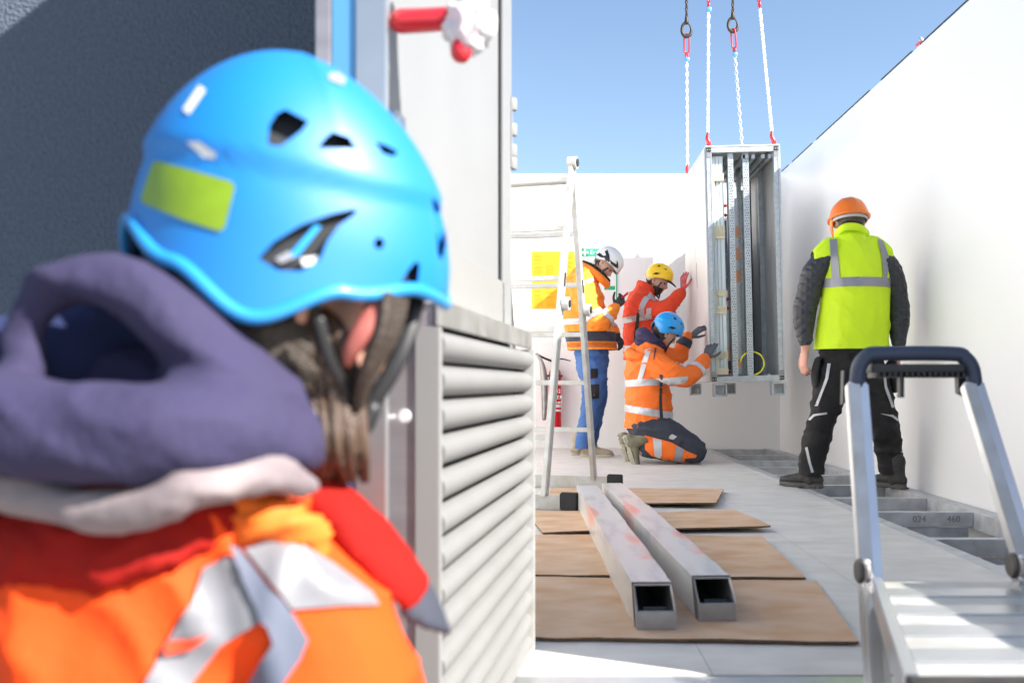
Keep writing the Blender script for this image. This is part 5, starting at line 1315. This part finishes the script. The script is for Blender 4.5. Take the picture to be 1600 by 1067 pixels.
link_bm('lime_sticker', patch(mref, [(238, 256), (246, 252), (300, 266), (362, 284), (368, 292), (352, 356), (344, 362), (290, 345), (226, 319), (220, 311)], 0.0012, 14), M['lime_sticker'], he, smooth=True)
link_bm('white_mark', patch(mref, [(292, 222), (312, 222), (338, 240), (336, 250), (318, 246)], 0.0012, 8), M['white_helmet'], he, smooth=True)
link_bm('white_mark', patch(mref, [(286, 172), (312, 134), (322, 142), (296, 180)], 0.0012, 8), M['white_helmet'], he, smooth=True)
link_bm('white_mark', patch(mref, [(512, 116), (528, 114), (541, 124), (536, 134), (514, 126)], 0.0012, 8), M['white_paint'], he, smooth=True)
for poly, m_ in (([(430, 404), (452, 392), (462, 402), (438, 412)], M['tape_grey']), ([(470, 404), (496, 400), (498, 412), (474, 416)], M['white_helmet']), ([(452, 398), (492, 352), (502, 354), (464, 402)], M['blue_helmet'])):
    bl_ = bmesh.new(); bl_, _ = dome(RE, cE, AX-0.009, AY-0.009, AZ-0.009, rimE, 60, 20, bulge=True); mm_ = bpy.data.meshes.new('l'); bl_.to_mesh(mm_); bl_.free()
    link_bm('vent_fitting', patch(mm_, poly, 0.002, 10), m_, he, smooth=True)
# straps beside the ear
for a, b, c_, w_ in ((J(652, 462, .0), J(622, 560, -.02), J(572, 645, -.02), 0.0085), (J(498, 500, -.11), J(520, 575, -.09), J(562, 645, -.04), 0.0055)):
    pipe('chin_strap', M['black'], he, [a, b, c_], [(w_, 0.003)]*3, 8, side=V(1, 0.3, 0.4))
pipe('buckle', M['black'], he, [J(545, 640, -.04), J(560, 668, -.03), J(580, 640, -.03)], [0.010, 0.012, 0.009], 8)
pipe('nape_cradle', M['black'], he, [cE+RE @ V(0.10, -0.04, -0.05), cE+RE @ V(0.07, -0.105, -0.06), cE+RE @ V(0, -0.125, -0.05), cE+RE @ V(-0.07, -0.105, -0.06), cE+RE @ V(-0.10, -0.04, -0.05)], [(0.022, 0.008)]*5, 10, side=RE @ Zv)
# hair
def strands(bm):
    for k in range(46):
        u = k/45; ph = rnd.uniform(-1, 1)
        x0 = 440+62*u+rnd.uniform(-8, 8); x1 = 470+75*u+rnd.uniform(-8, 14); dd = rnd.uniform(-.075, -.035)
        tube(bm, [J(x0, 470+15*u, dd+.02), J(x0+35, 530+rnd.uniform(-6, 6), dd), J(x1, 620+rnd.uniform(-8, 8), dd+.008), J(x1+10+rnd.uniform(-6, 10), 700, dd), J(x1+6+rnd.uniform(-10, 18), 750, dd+.03)], [0.006, 0.008, 0.007, 0.0055, 0.003], 6, sub=3)
bm = bmesh.new(); strands(bm); bmesh.ops.recalc_face_normals(bm, faces=bm.faces); link_bm('hair', bm, M['hair'], pe, smooth=True)
hair_cap(pe, RE, hcE, M['hair_dark'], 1.03, -0.075)
hm = organic(lambda b: (tube(b, [J(290, 420, -.06), J(360, 490, -.07), J(440, 545, -.06), J(500, 600, -.045), J(520, 660, -.03)], [0.018, 0.030, 0.036, 0.028, 0.018], 12, sub=3),), 0.007, 2)
wrinkle(hm, 0.005, 30, 2); link_me('nape_hair', hm, M['hair_dark'], pe, smooth=True)
pipe('ear', M['ear_skin'], pe, [J(588, 474, -.075), J(580, 496, -.083), J(566, 520, -.087), J(550, 546, -.085), J(545, 566, -.078)], [(0.010, .005), (0.011, .006), (0.010, .006), (0.008, .005), (0.005, .004)], 12, side=V(1, 0, .3))
bm = bmesh.new()
for k in range(16):
    u = k/15; tube(bm, [J(603+30*u, 462, -.085+.03*u), J(590+26*u+rnd.uniform(-4, 4), 520, -.09+.03*u), J(566+16*u+rnd.uniform(-4, 4), 590, -.08+.02*u), J(552+rnd.uniform(-8, 8), 655, -.05)], [0.004, 0.005, 0.004, 0.002], 6, sub=3)
link_bm('side_hair', bm, M['hair_dark'], pe, smooth=True)
# hood of the fleece
hm = organic(lambda b: (
    tube(b, [J(38, 585, -.12), J(44, 500, -.12), J(118, 440, -.125), J(210, 458, -.13), J(305, 535, -.13), J(400, 612, -.10), J(476, 700, -.07)], [0.018, 0.020, 0.023, 0.027, 0.036, 0.034, 0.024], 14, sub=4),
    tube(b, [J(-160, 640, -.12), J(-20, 648, -.16), J(110, 668, -.18), J(250, 672, -.18), J(380, 672, -.14), J(478, 700, -.08)], [0.040, 0.040, 0.040, 0.042, 0.036, 0.018], 14, sub=4),
    tube(b, [J(325, 600, -.11), J(350, 650, -.12)], [0.048, 0.044], 12, sub=1),
    tube(b, [J(40, 580, -.02), J(160, 600, -.02), J(320, 640, -.05)], [0.05, 0.055, 0.055], 12, sub=3),
    tube(b, [J(470, 690, -.06), J(505, 712, -.05)], [0.018, 0.007], 10, sub=1)), 0.007, 4)
wrinkle(hm, 0.007, 9, 9, V(0.5, 0, 0.85), 0.5)
link_me('fleece_hood', hm, M['purple'], pe, smooth=True)
hm = organic(lambda b: (tube(b, [J(180, 462, -.05), J(260, 505, -.04), J(350, 560, -.03), J(430, 620, -.02)], [0.028, 0.034, 0.036, 0.036], 12, sub=3), tube(b, [J(-60, 560, -.06), J(30, 560, -.05), J(120, 560, -.04)], [0.04, 0.04, 0.05], 12, sub=3)), 0.010, 3)
link_me('shaded_hood_inside', hm, M['shaded_fleece'], pe, smooth=True)  # inside of the hood, painted navy for its shade
# jacket
_, je = garment(pe, 'jacket', lambda b: (
    tube(b, [J(330, 765, -.03), J(280, 850, -.03), J(220, 1000, -.02), J(200, 1250, -.0), V(-0.37, 0.98, 0.1), V(-0.36, 0.98, -0.12)], [(0.10, .085), (0.165, .125), (0.20, .145), (0.22, .15), (0.22, .15), (0.22, .15)], 24, side=Xv, sub=5),
    tube(b, [J(310, 870, -.04), J(395, 915, -.05), J(468, 995, -.05), J(528, 1130, -.04), V(-0.135, 1.0, 0.20), V(-0.13, 1.12, 0.13)], [0.085, 0.080, 0.083, 0.077, 0.066, 0.055], 18, sub=4),
    tube(b, [J(180, 860, -.04), J(60, 905, -.05), J(-40, 990, -.05), V(-0.57, 0.95, 0.25), V(-0.58, 1.1, 0.12)], [0.09, 0.085, 0.083, 0.07, 0.055], 18, sub=4)),
    M['orange_deep'], 0.0065, 3, 0.015, 6.5, 21, axis=V(0.75, 0, 0.66), cuts=[(V(0, 0, -0.06), V(0, 0, -1))])
sewn(pe, je, [(382, 858), (415, 846), (452, 840), (520, 880), (580, 925), (592, 944), (530, 946), (456, 952), (420, 905)], M['tape_dim'], 'shoulder_tape', 14, 0.003)
sewn(pe, je, [(318, 886), (360, 868), (402, 930), (418, 965), (345, 1008), (300, 1067), (290, 1110), (205, 1110), (255, 1010), (300, 940)], M['tape_dim'], 'shoulder_tape', 14, 0.003)
sewn(pe, je, [(357, 852), (372, 858), (420, 915), (462, 965), (482, 1000), (470, 1030), (420, 1100), (370, 1100), (400, 1050), (425, 1005), (418, 985), (385, 920)], M['slate_cloth'], 'chevron_panel', 14, 0.006)
sewn(pe, je, [(260, 1000), (325, 992), (300, 1012), (255, 1022)], M['red_orange'], 'tape_edge', 12, 0.007)
hm = organic(lambda b: (tube(b, [J(-140, 742, -.12), J(0, 760, -.16), J(120, 800, -.18), J(220, 795, -.19), J(310, 758, -.18), J(400, 742, -.15), J(468, 758, -.11)], [0.022, 0.022, 0.018, 0.018, 0.019, 0.019, 0.015], 12, sub=4),), 0.006, 3)
wrinkle(hm, 0.005, 20, 6); link_me('hood_edge_lining', hm, M['lining'], pe, smooth=True)
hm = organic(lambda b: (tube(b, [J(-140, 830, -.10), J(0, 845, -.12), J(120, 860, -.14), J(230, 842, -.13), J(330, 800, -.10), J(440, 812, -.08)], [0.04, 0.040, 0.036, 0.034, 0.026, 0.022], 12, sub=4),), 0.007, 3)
wrinkle(hm, 0.008, 18, 8); link_me('hood_fold', hm, M['shaded_red'], pe, smooth=True)
hm = organic(lambda b: (tube(b, [J(330, 812, -.09), J(380, 800, -.10), J(440, 808, -.10), J(490, 838, -.08)], [0.018, 0.024, 0.022, 0.016], 12, sub=4),), 0.006, 2)
wrinkle(hm, 0.010, 24, 10); link_me('drawcord_gather', hm, M['orange'], pe, smooth=True)
# standing collar flap at the right with a dark tip
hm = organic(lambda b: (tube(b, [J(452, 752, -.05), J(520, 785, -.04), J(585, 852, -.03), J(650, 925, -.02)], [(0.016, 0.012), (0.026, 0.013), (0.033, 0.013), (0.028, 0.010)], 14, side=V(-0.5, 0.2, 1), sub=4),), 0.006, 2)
wrinkle(hm, 0.002, 14, 12); link_me('collar_flap', hm, M['shaded_red'], pe, smooth=True)
hm = organic(lambda b: (tube(b, [J(645, 930, -.018), J(675, 958, -.01), J(700, 985, .0)], [(0.028, 0.010), (0.022, 0.008), (0.006, 0.005)], 12, side=V(-0.5, 0.2, 1), sub=3),), 0.005, 2)
link_me('collar_tip', hm, M['navy_cloth'], pe, smooth=True)
_, te = garment(pe, 'trousers', lambda b: (
    tube(b, [V(-0.35, 0.98, 0.0), V(-0.35, 0.98, -0.15)], [(0.18, .13), (0.17, .13)], 16, side=Xv, sub=1),
    tube(b, [V(-0.28, 0.98, -0.12), V(-0.27, 0.98, -0.45), V(-0.27, 0.98, -0.78)], [0.10, 0.08, 0.07], 14, sub=3), tube(b, [V(-0.42, 0.98, -0.12), V(-0.43, 0.98, -0.45), V(-0.43, 0.98, -0.78)], [0.10, 0.08, 0.07], 14, sub=3)), M['navy_cloth'], 0.014, 3, 0.008, 8, 22)
foot(pe, M['boot'], M['sole'], V(-0.27, 0.98, -0.755), V(0.3, 1, 0), size=0.95); foot(pe, M['boot'], M['sole'], V(-0.43, 0.98, -0.755), V(0.1, 1, 0), size=0.95)
glove(pe, M['glove'], V(-0.13, 1.18, 0.13), V(0.3, 1, 0.1), V(0, -0.2, 1), -1, curl=0.4, wr=(0.036, 0.03)); glove(pe, M['glove'], V(-0.57, 1.16, 0.12), V(0.1, 1, 0.0), V(0, 0, 1), 1, curl=0.4, wr=(0.036, 0.03))
